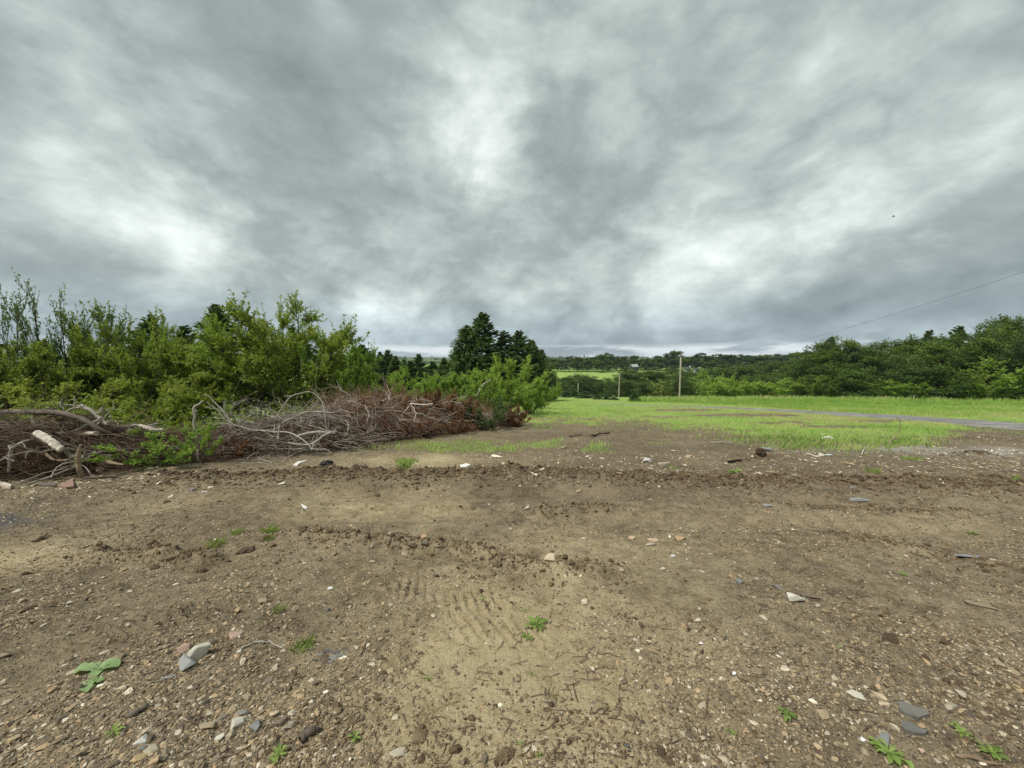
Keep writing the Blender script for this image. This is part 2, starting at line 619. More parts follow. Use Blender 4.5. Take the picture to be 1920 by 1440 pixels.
M['spruce'] = leaf_mat('spruce_needle', [(0, (.040, .078, .026)), (.6, (.110, .175, .058)), (1, (.21, .27, .10))], trans=.25, vary=.2)
M['cypress'] = leaf_mat('cypress_frond', [(0, (.035, .068, .014)), (.6, (.100, .160, .032)), (1, (.19, .25, .06))], trans=.25)
M['youngfir'] = leaf_mat('young_fir_needle', [(0, (0.036, 0.078, 0.029)), (.5, (0.091, 0.163, 0.065)), (1, (0.182, 0.247, 0.104))], trans=.2)
M['gorse'] = leaf_mat('gorse_leaf', [(0, (0.036, 0.073, 0.017)), (.6, (0.091, 0.147, 0.034)), (1, (0.168, 0.224, 0.056))], trans=.25)
M['grass'] = leaf_mat('grass_blade', [(0, (0.169, 0.267, 0.072)), (.4, (0.324, 0.490, 0.133)), (.75, (0.447, 0.580, 0.197)), (1, (0.559, 0.523, 0.286))], trans=.4, vary=0)
M['tallgrass'] = leaf_mat('tall_grass_blade', [(0, (0.097, 0.187, 0.041)), (.5, (0.227, 0.374, 0.077)), (.85, (0.386, 0.495, 0.138)), (1, (0.522, 0.495, 0.293))], trans=.4, vary=0)
M['weed'] = leaf_mat('weed_leaf', [(0, (0.122, 0.187, 0.037)), (.5, (0.234, 0.337, 0.079)), (1, (0.355, 0.430, 0.146))], trans=.35)
M['dock'] = leaf_mat('dock_leaf', [(0, (.16, .25, .09)), (.5, (.26, .38, .16)), (1, (.38, .47, .25))], trans=.3)
M['deadleaf'] = leaf_mat('dead_leaf', [(0, (0.071, 0.033, 0.017)), (.5, (0.172, 0.084, 0.040)), (.85, (0.275, 0.156, 0.074)), (1, (0.347, 0.231, 0.106))], trans=.15, vary=0)
M['bark'] = wood_mat('willow_bark', [(0, (.035, .030, .024)), (.6, (.085, .075, .060)), (1, (.16, .145, .12))])
M['pinebark'] = wood_mat('conifer_bark', [(0, (.03, .022, .017)), (1, (.11, .085, .065))])
M['log'] = wood_mat('weathered_log', [(0, (0.040, 0.032, 0.026)), (.5, (0.120, 0.096, 0.074)), (1, (0.248, 0.216, 0.176))], 9)
M['bleached'] = wood_mat('bleached_wood', [(0, (.13, .11, .09)), (.4, (.31, .28, .23)), (1, (.58, .54, .46))], 12)
M['whitewood'] = wood_mat('split_pale_wood', [(0, (.26, .19, .13)), (.35, (.50, .43, .34)), (1, (.72, .68, .58))], 8)
M['tanwood'] = wood_mat('tan_split_wood', [(0, (0.102, 0.071, 0.044)), (.5, (0.230, 0.171, 0.110)), (1, (0.357, 0.294, 0.210))], 8)
M['twig'] = wood_mat('mixed_twig', [(0, (0.056, 0.035, 0.022)), (.5, (0.156, 0.108, 0.070)), (.8, (0.312, 0.241, 0.163)), (1, (0.562, 0.470, 0.327))], 5)
M['redtwig'] = wood_mat('red_brown_twig', [(0, (0.104, 0.044, 0.025)), (.4, (0.218, 0.113, 0.069)), (.7, (0.354, 0.235, 0.154)), (1, (0.582, 0.470, 0.352))], 5)
M['heap_shade_char'] = wood_mat('heap_shade_and_char', [(0, (.010, .007, .005)), (.6, (.028, .019, .014)), (1, (.06, .04, .028))], 20)  # near-black: inner shade of the heaps put into litter colour; also charred wood
M['pole'] = wood_mat('pole_timber', [(0, (0.203, 0.189, 0.130)), (.5, (0.297, 0.277, 0.202)), (1, (0.405, 0.378, 0.286))], 4)
M['wire'] = wood_mat('cable_metal', [(0, (.05, .055, .06)), (1, (.09, .095, .10))], 4)
M['clod'] = stone_mat('soil_clod', [(0, (0.065, 0.045, 0.026)), (.5, (0.131, 0.092, 0.053)), (1, (0.250, 0.183, 0.105))], 16, .95)
M['clod_i'] = stone_mat('scattered_clod', [(0, (0.065, 0.045, 0.026)), (.5, (0.131, 0.092, 0.053)), (1, (0.250, 0.183, 0.105))], 2.5, .95, False, 'INSTANCER')
M['pebble'] = stone_mat('pebble', [(0, (0.078, 0.062, 0.045)), (.25, (0.195, 0.151, 0.098)), (.5, (0.325, 0.254, 0.159)), (.62, (0.429, 0.298, 0.159)), (.75, (0.403, 0.353, 0.260)), (.9, (0.585, 0.521, 0.392)), (1, (0.800, 0.744, 0.583))], 9, .8, False)
M['pebble_i'] = stone_mat('scattered_pebble', [(0, (0.078, 0.062, 0.045)), (.25, (0.195, 0.151, 0.098)), (.5, (0.325, 0.254, 0.159)), (.62, (0.429, 0.298, 0.159)), (.75, (0.403, 0.353, 0.260)), (.9, (0.585, 0.521, 0.392)), (1, (0.800, 0.744, 0.583))], 2.2, .8, False, 'INSTANCER')
M['stone'] = stone_mat('field_stone', [(0, (0.138, 0.114, 0.080)), (.35, (0.258, 0.211, 0.142)), (.6, (0.336, 0.268, 0.172)), (.8, (0.396, 0.353, 0.270)), (1, (0.564, 0.502, 0.380))], 14)
M['st_cream'] = stone_mat('cream_stone', [(0, (.26, .23, .17)), (.5, (.44, .41, .33)), (1, (.58, .55, .46))], 14)
M['st_white'] = stone_mat('white_stone', [(0, (.45, .43, .39)), (.5, (.68, .66, .62)), (1, (.80, .79, .76))], 14)
M['st_pink'] = stone_mat('pink_stone', [(0, (.24, .145, .105)), (.5, (.36, .235, .18)), (1, (.46, .33, .26))], 14)
M['st_orange'] = stone_mat('orange_stone', [(0, (0.285, 0.179, 0.091)), (.5, (0.437, 0.314, 0.196)), (1, (0.570, 0.482, 0.364))], 14)
M['st_grey'] = stone_mat('grey_stone', [(0, (.15, .15, .145)), (.5, (.25, .25, .24)), (1, (.36, .36, .345))], 14)
M['st_slate'] = stone_mat('blue_slate', [(0, (0.073, 0.071, 0.066)), (.5, (0.141, 0.135, 0.121)), (1, (0.249, 0.230, 0.196))], 7, .5)
M['st_brown'] = stone_mat('brown_stone', [(0, (.09, .07, .05)), (.5, (.155, .12, .088)), (1, (.24, .19, .14))], 14)
M['st_black'] = stone_mat('black_plastic', [(0, (.006, .007, .008)), (.6, (.016, .018, .02)), (1, (.045, .047, .05))], 20, .5)
M['wall_white'] = stone_mat('painted_wall', [(0, (0.372, 0.366, 0.348)), (1, (0.468, 0.462, 0.444))], .5, .9)
M['roof_grey'] = stone_mat('grey_roof', [(0, (.24, .25, .26)), (1, (.38, .39, .40))], .5, .7)
M['roof_dark'] = stone_mat('dark_roof', [(0, (.05, .05, .055)), (1, (.10, .10, .105))], .5, .7)
M['glass'] = stone_mat('dark_pane', [(0, (.02, .022, .025)), (1, (.05, .055, .06))], .5, .25)
M['bird'] = stone_mat('dark_plumage', [(0, (.015, .014, .013)), (1, (.05, .045, .04))], 5, .8)


def ground_mat():
    m, t, b = new_mat('ground_soil_and_turf')
    tc = t.n.new('ShaderNodeTexCoord').outputs['Object']
    nA = t.noise(tc, .9, 6, .6, .3)
    nB = t.noise(tc, 7, 6, .65, .2)
    nC = t.noise(tc, 42, 5, .7)
    nD = t.noise(tc, 170, 4, .7)
    # soil
    f = t.math('MULTIPLY_ADD', t.math('SUBTRACT', nA, .5), .75, .46)
    f = t.math('MULTIPLY_ADD', t.math('SUBTRACT', nB, .5), .95, f)
    f = t.math('MULTIPLY_ADD', t.math('SUBTRACT', nC, .5), .95, f)
    f = t.math('MULTIPLY_ADD', t.math('SUBTRACT', nD, .5), .45, f, clamp=True)
    soil = t.ramp(f, [(0.05, (.060, .044, .026)), (.30, (.168, .130, .078)), (.55, (.272, .217, .136)), (.85, (.385, .318, .208)), (1, (.47, .40, .28))])
    sandc = t.ramp(f, [(0.05, (.19, .138, .066)), (.28, (.42, .330, .188)), (.5, (.55, .445, .265)), (1, (.65, .54, .345))])
    sm = t.math('MULTIPLY_ADD', t.math('SUBTRACT', nB, .5), .7, t.attr('sand'))
    soil = t.mix(t.maprange(sm, -.08, .72, 0, 1), soil, sandc)
    mu = t.math('MULTIPLY', t.attr('mulch'), t.maprange(nB, .25, .6))
    soil = t.mix(t.math('MULTIPLY', mu, .85), soil, t.ramp(f, [(.05, (.045, .031, .019)), (.35, (.105, .077, .047)), (.6, (.175, .132, .084)), (1, (.33, .27, .19))]))
    # grit: small chips of other stone, two sizes
    for sc, lo, hi in ((130, .62, .66), (56, .70, .74)):
        vc = t.voronoi(t.vmath('ADD', tc, t.vmath('SCALE', t.noise(tc, 30, 2, .5, 0, 'Color'), scale=.02)), sc)
        sp = t.n.new('ShaderNodeSeparateColor')
        t.put(sp.inputs[0], vc)
        vd = t.voronoi(t.vmath('ADD', tc, t.vmath('SCALE', t.noise(tc, 30, 2, .5, 0, 'Color'), scale=.02)), sc, out='Distance')
        on = t.math('MULTIPLY', t.maprange(sp.outputs[0], lo, hi), t.maprange(vd, .42, .34))
        on = t.math('MULTIPLY', on, t.math('SUBTRACT', 1.0, t.math('MULTIPLY', t.attr('sand'), .75)))
        chip = t.ramp(sp.outputs[1], [(0, (.05, .042, .034)), (.35, (.12, .095, .066)), (.65, (.25, .20, .135)), (.9, (.36, .31, .23)), (1, (.50, .46, .38))])
        soil = t.mix(t.math('MULTIPLY', on, .85), soil, chip)
    soil = t.mix(t.math('MULTIPLY', t.attr('pale'), t.maprange(nC, .35, .6)), soil, (.55, .54, .51))
    soil = t.mix(t.math('MULTIPLY', t.attr('ash'), t.maprange(nC, .3, .5)), soil, t.ramp(nD, [(.3, (.035, .04, .05)), (.6, (.12, .13, .15)), (.75, (.5, .5, .5))]))
    # turf
    gf = t.math('MULTIPLY_ADD', t.math('SUBTRACT', nB, .5), .8, nA)
    turf = t.ramp(gf, [(.15, (.15, .13, .06)), (.35, (.21, .28, .068)), (.55, (.28, .40, .09)), (.8, (.35, .47, .125))])
    turf = t.mix(t.math('MULTIPLY', t.attr('yellow'), .75), turf, t.ramp(nB, [(.3, (.14, .105, .06)), (.55, (.29, .27, .085)), (.8, (.36, .33, .10))]))
    # far country: pasture and woodland parcels
    par = t.voronoi(tc, .0045)
    sp = t.n.new('ShaderNodeSeparateColor')
    t.put(sp.inputs[0], par)
    farc = t.ramp(sp.outputs[0], [(0, (.030, .055, .022)), (.45, (.036, .062, .024)), (.5, (.10, .16, .035)), (1, (.14, .19, .045))], 'LINEAR')
    turf = t.mix(t.attr('far'), turf, farc)
    gm = t.math('MULTIPLY_ADD', t.math('SUBTRACT', nC, .5), .5, t.attr('grass'))
    col = t.mix(t.maprange(gm, .3, .7, 0, 1, True), soil, turf)
    t.put(b.inputs['Base Color'], col)
    b.inputs['Roughness'].default_value = .92
    b.inputs['Specular IOR Level'].default_value = .18
    nE = t.noise(tc, 85, 4, .65)
    h = t.math('ADD', t.math('MULTIPLY', nC, .7), t.math('MULTIPLY', nD, .35))
    h = t.math('ADD', h, t.math('MULTIPLY', nE, .5))
    bp = t.n.new('ShaderNodeBump')
    bp.inputs['Strength'].default_value = .8
    bp.inputs['Distance'].default_value = .045
    t.put(bp.inputs['Height'], h)
    t.put(b.inputs['Normal'], bp.outputs[0])
    return m


def track_mat():
    m, t, b = new_mat('track_gravel')
    tc = t.n.new('ShaderNodeTexCoord').outputs['Object']
    n1, n2 = t.noise(tc, 1.2, 5, .6), t.noise(tc, 30, 4, .7)
    f = t.math('MULTIPLY_ADD', t.math('SUBTRACT', n2, .5), .9, n1)
    t.put(b.inputs['Base Color'], t.ramp(f, [(.2, (.10, .095, .085)), (.5, (.205, .195, .180)), (.8, (.33, .32, .30))]))
    b.inputs['Roughness'].default_value = .9
    bp = t.n.new('ShaderNodeBump')
    bp.inputs['Strength'].default_value = .7
    bp.inputs['Distance'].default_value = .02
    t.put(bp.inputs['Height'], n2)
    t.put(b.inputs['Normal'], bp.outputs[0])
    return m


# ------------------------------------------------------------------ the ground: one sheet from the feet to the horizon
def build_ground():
    r = np.concatenate([np.geomspace(.25, 1.0, 16, endpoint=False), np.geomspace(1.0, 16, 340, endpoint=False), np.geomspace(16, 100, 100, endpoint=False), np.geomspace(100, 9000, 80)])
    a = np.concatenate([np.linspace(-math.radians(62), math.radians(62), 490), np.linspace(math.radians(62), math.radians(298), 50)[1:-1]])
    na, nr = len(a), len(r)
    X = (r[:, None] * np.sin(a)[None]).ravel()
    Y = (r[:, None] * np.cos(a)[None]).ravel()
    Z = zfull(X, Y)
    acc = Acc()
    i = np.arange(nr - 1)[:, None] * na
    j = np.arange(na)[None]
    j2 = (j + 1) % na
    Fq = np.stack([i + j, i + na + j, i + na + j2, i + j2], -1).reshape(-1, 4)
    # close the middle with a fan
    V = np.stack([X, Y, Z], 1)
    V = np.concatenate([V, [[0, 0, float(zfull(np.array([0.]), np.array([0.]))[0])]]])
    acc.add(V, Fq[:, ::-1], .5)
    c = len(V) - 1
    fan = np.stack([np.full(na, c), np.arange(na), (np.arange(na) + 1) % na], 1)
    acc.f.append(fan[:, ::-1])
    g, s, p, h, yl = masks(V[:, 0], V[:, 1])
    far = sstep(380, 600, V[:, 1])
    me = acc.mesh('ground', ground_mat(), True, dict(grass=g, sand=s, pale=p, ash=h, yellow=yl, far=far, mulch=mulch_mask(V[:, 0], V[:, 1])))
    return link('ground', me, kind='structure')


GROUND = build_ground()


def build_track():
    c = np.array([(20.5, -14), (21.3, 4), (21.9, 12), (22.2, 17), (22.2, 22.3), (20.9, 28), (18.6, 33), (14.2, 37.5), (9.5, 41)])
    tt = np.linspace(0, len(c) - 1, 120)
    i = np.minimum(tt.astype(int), len(c) - 2)
    f = tt - i

    def cr(k):
        return c[np.clip(i + k, 0, len(c) - 1)]
    f_ = f[:, None]
    p = .5 * ((2 * cr(0)) + (-cr(-1) + cr(1)) * f_ + (2 * cr(-1) - 5 * cr(0) + 4 * cr(1) - cr(2)) * f_ ** 2 + (-cr(-1) + 3 * cr(0) - 3 * cr(1) + cr(2)) * f_ ** 3)
    tg = nrm(np.gradient(p, axis=0))
    n = np.stack([-tg[:, 1], tg[:, 0]], 1)
    w = np.interp(np.arange(120), [0, 60, 84, 119], [2.1, 1.9, .9, .08])
    us = np.linspace(-1, 1, 13)
    wob = (fbm(p[:, 0] * .8, p[:, 1] * .8, 3, 77) - .5) * .9
    XY = p[:, None] + n[:, None] * (us[None, :, None] * w[:, None, None] + (np.abs(us)[None, :, None] * wob[:, None, None]))
    x, y = XY[..., 0].ravel(), XY[..., 1].ravel()
    edge = np.abs(np.tile(us, 120))
    z = zfull(x, y) + .045 * (1 - edge ** 4) - .02 * edge ** 6 + .015
    i = np.arange(119)[:, None] * 13
    j = np.arange(12)[None]
    Fq = np.stack([i + j, i + j + 1, i + 13 + j + 1, i + 13 + j], -1).reshape(-1, 4)
    acc = Acc()
    acc.add(np.stack([x, y, z], 1), Fq[:, ::-1])
    acc.obj('gravel_track', track_mat(), kind='structure')


build_track()


def track_dist(x, y):
    c = np.array([(21.3, 4), (21.9, 12), (22.2, 17), (22.2, 22.3), (20.9, 28), (18.6, 33)])
    best = np.full(np.shape(x), 1e9)
    for a, b in zip(c[:-1], c[1:]):
        ab = b - a
        t = np.clip(((x - a[0]) * ab[0] + (y - a[1]) * ab[1]) / (ab @ ab), 0, 1)
        best = np.minimum(best, np.hypot(x - a[0] - t * ab[0], y - a[1] - t * ab[1]))
    return best


# ------------------------------------------------------------------ trees and bushes: prototypes
def curve_pts(p0, d0, L, k, rng, bend=.25, lift=0.0):
    """n gently bent shoots of k points: p0 (n,3), d0 (n,3), L (n,)"""
    n = len(p0)
    d = nrm(d0)
    P = [p0]
    b = rng.normal(size=(n, 3)) * bend
    for s in range(k - 1):
        d = nrm(d + b * .5 / (k - 1) + rng.normal(size=(n, 3)) * bend * .35 + np.array([0, 0, lift / (k - 1)]))
        P.append(P[-1] + d * (L / (k - 1))[:, None])
    return np.stack(P, 1)


def sample_along(P, t):
    """points and directions at t (n,m) in 0..1 along P (n,k,3)"""
    n, k, _ = P.shape
    s = np.clip(t, 0, .999) * (k - 1)
    i = s.astype(int)
    f = (s - i)[..., None]
    idx = np.arange(n)[:, None]
    a, b = P[idx, i], P[idx, i + 1]
    return a + (b - a) * f, nrm(b - a)


def willow(seed, h, rad, n_stem=9, n_sub=15, n_shoot=9, n_leaf=16, leafmat='willow', leaf=(.135, .056), upright=.5, low=.15, name='willow', barkmat='bark'):
    rng = np.random.default_rng(seed)
    bark, crown = Acc(), Acc()
    az = np.arange(n_stem) * 2.399 + rng.random(n_stem)
    lean = np.sqrt((np.arange(n_stem) + .5) / n_stem) * rad
    p0 = np.stack([np.cos(az), np.sin(az), np.zeros(n_stem)], 1) * (.08 * rad + .05) * rng.random((n_stem, 1))
    k = 7
    t = np.linspace(0, 1, k)
    hh = h * (1 - .42 * (lean / rad) ** 2) * (.78 + .2 * rng.random(n_stem))
    S = p0[:, None] + np.stack([np.cos(az)[:, None] * lean[:, None] * t ** 1.3, np.sin(az)[:, None] * lean[:, None] * t ** 1.3, hh[:, None] * t ** .92 - .1], -1)
    S[:, 1:-1] += rng.normal(size=(n_stem, k - 2, 3)) * .04 * h * .4
    R0 = .011 * h * (.7 + .5 * rng.random(n_stem))
    tubes(bark, S, R0[:, None] * (1 - .82 * t), 6, .45)
    ts = low + (1 - low) * rng.random((n_stem, n_sub)) ** .8
    b0, bd = sample_along(S, ts)
    b0, bd, ts = b0.reshape(-1, 3), bd.reshape(-1, 3), ts.ravel()
    out = b0.copy()
    out[:, 2] = 0
    out = nrm(out + rng.normal(size=out.shape) * .4 * rad * .5)
    d = nrm(bd * .5 + out * .75 + rdir(rng, len(b0)) * .5 + np.array([0, 0, upright * .6]))
    L = h * (.13 + .13 * rng.random(len(b0))) * (1.15 - .45 * ts)
    B = curve_pts(b0, d, L, 5, rng, .3, .25)
    tubes(bark, B, (.0035 * h * (.6 + .5 * rng.random(len(B))))[:, None] * np.linspace(1, .3, 5), 4, .5)
    tt = .1 + .9 * rng.random((len(B), n_shoot))
    s0, sdv = sample_along(B, tt)
    s0, sdv = s0.reshape(-1, 3), sdv.reshape(-1, 3)
    d = nrm(sdv * .55 + rdir(rng, len(s0)) * .65 + np.array([0, 0, upright]))
    L = h * (.045 + .085 * rng.random(len(s0)))
    # a few long leaders break the outline
    lead = rng.random(len(s0)) < .05
    top = s0[:, 2] > .62 * h
    L = np.where(lead & top, L * 2.1, L)
    d = np.where((lead & top)[:, None], nrm(d + np.array([0, 0, 1.2])), d)
    Q = curve_pts(s0, d, L, 3, rng, .2, .15)
    tubes(bark, Q, (.0012 * h * np.ones(len(Q)))[:, None] * np.array([1, .8, .4]), 3, .55)
    tl = rng.random((len(Q), n_leaf)) ** .8
    l0, ld = sample_along(Q, tl)
    clump = np.repeat(rng.random(len(Q)), n_leaf)
    l0, ld = l0.reshape(-1, 3), ld.reshape(-1, 3)
    n = len(l0)
    d = nrm(ld * .55 + rdir(rng, n) * .9)
    nn = nrm(rdir(rng, n) * .8 + np.array([0, 0, .8]))
    Ls = leaf[0] * (.65 + .6 * rng.random(n))
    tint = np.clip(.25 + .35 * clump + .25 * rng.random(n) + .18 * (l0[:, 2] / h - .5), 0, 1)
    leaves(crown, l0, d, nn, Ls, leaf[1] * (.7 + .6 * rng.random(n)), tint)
    return [('trunk', bark.mesh(name + '_stems', M[barkmat])), ('crown', crown.mesh(name + '_crown', M[leafmat], False))], h, rad


def broadleaf(seed, h, rad, leafmat='alder', n_limb=22, n_sub=9, n_clump=3, n_leaf=13, leaf=(.34, .20), skirt=.10, flat=.85, name='tree'):
    rng = np.random.default_rng(seed)
    bark, crown = Acc(), Acc()
    k = 8
    t = np.linspace(0, 1, k)
    T = np.stack([rng.normal() * .06 * h * t ** 2 + .02 * h * np.sin(3 * t), rng.normal() * .06 * h * t ** 2, h * .93 * t - .2], -1)[None]
    tubes(bark, T, (.018 * h * (1 - .9 * t))[None], 7, .4)
    tl = skirt + (1 - skirt) * ((np.arange(n_limb) + rng.random(n_limb)) / n_limb)
    b0, _ = sample_along(T, tl[None])
    b0 = b0[0]
    az = np.arange(n_limb) * 2.399 + rng.random(n_limb) * .8
    prof = np.sqrt(np.clip(1 - ((tl - .42) / .62) ** 2, .06, 1))
    L = rad * prof * (.75 + .4 * rng.random(n_limb))
    d = np.stack([np.cos(az), np.sin(az), .15 + .7 * tl ** 2 + .2 * rng.random(n_limb)], 1)
    B = curve_pts(b0, d, L, 5, rng, .3, .15)
    tubes(bark, B, (.006 * h * (1.1 - .7 * tl))[:, None] * np.linspace(1, .25, 5), 5, .45)
    ts = .25 + .75 * rng.random((n_limb, n_sub))
    s0, sdv = sample_along(B, ts)
    s0, sdv = s0.reshape(-1, 3), sdv.reshape(-1, 3)
    d = nrm(sdv * .4 + rdir(rng, len(s0)) * np.array([1, 1, .95]) + np.array([0, 0, .3]))
    Ls = rad * (.16 + .22 * rng.random(len(s0)))
    Q = curve_pts(s0, d, Ls, 4, rng, .3, .1)
    tubes(bark, Q, (.0018 * h * np.ones(len(Q)))[:, None] * np.array([1, .8, .6, .3]), 3, .5)
    tc = .35 + .65 * rng.random((len(Q), n_clump))
    c0, _ = sample_along(Q, tc)
    cl = np.repeat(rng.random(len(Q) * n_clump), n_leaf)
    c0 = np.repeat(c0.reshape(-1, 3), n_leaf, 0)
    n = len(c0)
    cs = rad * .15
    off = rdir(rng, n) * (rng.random((n, 1)) ** .5) * np.array([1, 1, flat]) * cs
    pos = c0 + off
    ctr = np.array([0, 0, h * .4])
    outw = nrm(pos - ctr)
    d = nrm(off * np.array([1, 1, .3]) / cs + rdir(rng, n) * .7 + outw * .4)
    nn = nrm(rdir(rng, n) * .7 + np.array([0, 0, .6]) + outw * .6)
    tint = np.clip(.18 + .36 * cl + .22 * rng.random(n) + .22 * (pos[:, 2] / h - .4) + .25 * np.clip(off[:, 2] / cs, -1, 1), 0, 1)  # top light put into the tint: leaves paler towards clump and crown tops
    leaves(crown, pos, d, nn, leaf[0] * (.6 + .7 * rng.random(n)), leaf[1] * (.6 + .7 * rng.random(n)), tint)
    return [('trunk', bark.mesh(name + '_trunk', M['bark'])), ('crown', crown.mesh(name + '_crown', M[leafmat], False))], h, rad


def conifer(seed, h, rad, leafmat='spruce', per=10, gap=.27, spray=(.70, .17), n_spray=30, low=.04, droop=.35, name='spruce'):
    rng = np.random.default_rng(seed)
    bark, crown = Acc(), Acc()
    k = 8
    t = np.linspace(0, 1, k)
    T = np.stack([.012 * h * np.sin(4 * t + rng.random() * 6), .012 * h * np.sin(3 * t + rng.random() * 6), h * t - .1], -1)[None]
    tubes(bark, T, (.014 * h * (1 - .95 * t))[None], 6, .4)
    zs = np.arange(low * h, h * .985, gap * h / 11)
    z = np.repeat(zs, per) + rng.normal(size=len(zs) * per) * gap * h / 30
    n = len(z)
    u = np.clip(z / h, 0, 1)
    az = rng.random(n) * 2 * math.pi
    side = 1 + .12 * np.sin(az * 2 + seed) + .16 * np.sin(az * 3 + seed * 2.3 + u * 7)
    L = rad * (1 - u) ** .8 * (.55 + .6 * rng.random(n)) * side + .025 * h
    b0, _ = sample_along(T, u[None])
    b0 = b0[0]
    d = np.stack([np.cos(az), np.sin(az), .28 + .75 * u ** 2 - .15 * (1 - u)], 1)
    B = curve_pts(b0, d, L, 5, rng, .12, -droop)
    B[:, -1, 2] += .06 * L
    tubes(bark, B, (.0022 * h * (1.1 - .8 * u))[:, None] * np.linspace(1, .3, 5), 3, .4)
    ts = .12 + .88 * rng.random((n, n_spray)) ** .75
    s0, sdv = sample_along(B, ts)
    ll = np.repeat(L, n_spray)
    cl = np.repeat(rng.random(n), n_spray)
    s0, sdv = s0.reshape(-1, 3), sdv.reshape(-1, 3)
    m = len(s0)
    sidev = nrm(np.cross(sdv, np.array([0, 0, 1.0]))) * rng.choice([-1, 1], m)[:, None]
    d = nrm(sdv * .75 + sidev * (.35 + .6 * rng.random((m, 1))) + np.array([0, 0, -.22]) + rdir(rng, m) * .25)
    nn = nrm(np.array([0, 0, .7]) + rdir(rng, m) * .8)
    sl = spray[0] * (.5 + .7 * rng.random(m)) * np.clip(ll / (rad * .5), .35, 1.1)
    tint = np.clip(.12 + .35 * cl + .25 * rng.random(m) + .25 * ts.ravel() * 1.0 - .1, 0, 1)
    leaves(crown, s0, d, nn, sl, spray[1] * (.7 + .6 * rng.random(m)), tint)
    return [('trunk', bark.mesh(name + '_trunk', M['pinebark'])), ('crown', crown.mesh(name + '_crown', M[leafmat], False))], h, rad


def cypress(seed, h, rad):
    rng = np.random.default_rng(seed)
    bark, crown = Acc(), Acc()
    k = 6
    t = np.linspace(0, 1, k)
    T = np.stack([0 * t, 0 * t, h * .95 * t - .1], -1)[None]
    tubes(bark, T, (.02 * h * (1 - .9 * t))[None], 6, .4)
    n = 520
    u = rng.random(n) ** .85
    az = rng.random(n) * 2 * math.pi
    pr = rad * np.sqrt(np.clip(1 - u ** 2.6, .02, 1)) * (.8 + .2 * np.sin(az * 3 + 5 * u)) * (.75 + .35 * rng.random(n))
    b0 = np.stack([0 * u, 0 * u, np.clip(u * h - .25 * pr, 0, None)], 1)
    tip = np.stack([np.cos(az) * pr, np.sin(az) * pr, u * h * .97 + .15], 1)
    B = np.stack([b0, b0 * .5 + tip * .5 + np.array([0, 0, .12]), tip], 1)
    tubes(bark, B, np.tile([.02, .012, .004], (n, 1)), 3, .4)
    m = 18
    c0 = np.repeat(tip, m, 0)
    dirv = np.repeat(nrm(tip - b0), m, 0)
    cl = np.repeat(rng.random(n), m)
    N = len(c0)
    pos = c0 - dirv * rng.random((N, 1)) * .7 + rdir(rng, N) * .22
    d = nrm(dirv * .8 + np.array([0, 0, -.55]) + rdir(rng, N) * .5)
    nn = nrm(dirv * .4 + np.array([0, 0, .7]) + rdir(rng, N) * .5)
    tint = np.clip(.1 + .45 * cl + .35 * rng.random(N), 0, 1)
    leaves(crown, pos, d, nn, .42 * (.6 + .7 * rng.random(N)), .13 * (.7 + .6 * rng.random(N)), tint)
    return [('trunk', bark.mesh('cypress_trunk', M['pinebark'])), ('crown', crown.mesh('cypress_crown', M['cypress'], False))], h, rad


def sized(proto):
    parts, h, rad = proto
    me = parts[1][1]
    co = np.empty(len(me.vertices) * 3, np.float32)
    me.vertices.foreach_get('co', co)
    co = co.reshape(-1, 3)
    return parts, float(np.percentile(co[:, 2], 99.6)), float(np.percentile(np.hypot(co[:, 0], co[:, 1]), 96))


def plant_tree(name, proto, px, toppy, Y, label, cat, group=None, width=None, rz=None, x=None, lean=0.0):
    """set a copy of a prototype at distance Y so that its top stands toppy high; width in pixels at that distance"""
    parts, h, rad = sized(proto)
    X = (px - 960) / F * (Y * math.cos(PITCH) + 0.0) if x is None else x
    zg = float(zfull(np.array([X]), np.array([Y]))[0])
    ztop = at(px, toppy, Y)[2]
    hh = max(ztop - zg, .5)
    s = hh / h
    sx = s if width is None else (width / F * Y / 2) / rad
    o = empty(name, (X, Y, zg - .03), label, cat, group, rz if rz is not None else random.random() * 6.28, (sx, sx, s))
    for nm, me in parts:
        link(nm, me, o)
    return o


random.seed(3)
PR = {}
PR['w1'] = willow(101, 5.2, 2.6, 10, 17, 9, 23, leaf=(.115, .046))
PR['w2'] = willow(102, 5.0, 2.1, 9, 16, 9, 22, upright=.8, leaf=(.115, .046))
PR['w3'] = willow(103, 4.6, 2.4, 10, 15, 9, 22, upright=.35, low=.08, leaf=(.11, .045))
PR['wy'] = willow(104, 3.2, 2.3, 10, 14, 9, 15, 'willow_y', (.10, .036), .8, .05)
PR['wy2'] = willow(105, 3.2, 2.6, 11, 14, 9, 15, 'willow_y', (.10, .036), .6, .05)
PR['sap'] = willow(106, 5.6, 1.3, 3, 9, 5, 8, 'sapling', (.13, .06), .7, .35, 'sapling')
PR['wfar'] = willow(107, 7.5, 4.0, 10, 14, 8, 12, 'willow_y', (.26, .11), .6, .05)
PR['wfar2'] = willow(108, 6.5, 3.6, 10, 13, 8, 12, 'willow', (.26, .11), .5, .05)
PR['b1'] = broadleaf(201, 10, 4.6, 'alder')
PR['b2'] = broadleaf(202, 11, 4.0, 'alder', 24)
PR['b3'] = broadleaf(203, 9, 5.0, 'oak', 22)
PR['b4'] = broadleaf(204, 10, 5.2, 'oak', 24, flat=.95, skirt=.1)
PR['sh'] = broadleaf(205, 4.2, 3.2, 'alder', 20, 9, 3, 12, (.22, .13), .02, .7, 'shrub')
PR['hl'] = broadleaf(206, 14, 6.5, 'oak', 18, 7, 3, 9, (.75, .5), .16, .75, 'hedge_tree')
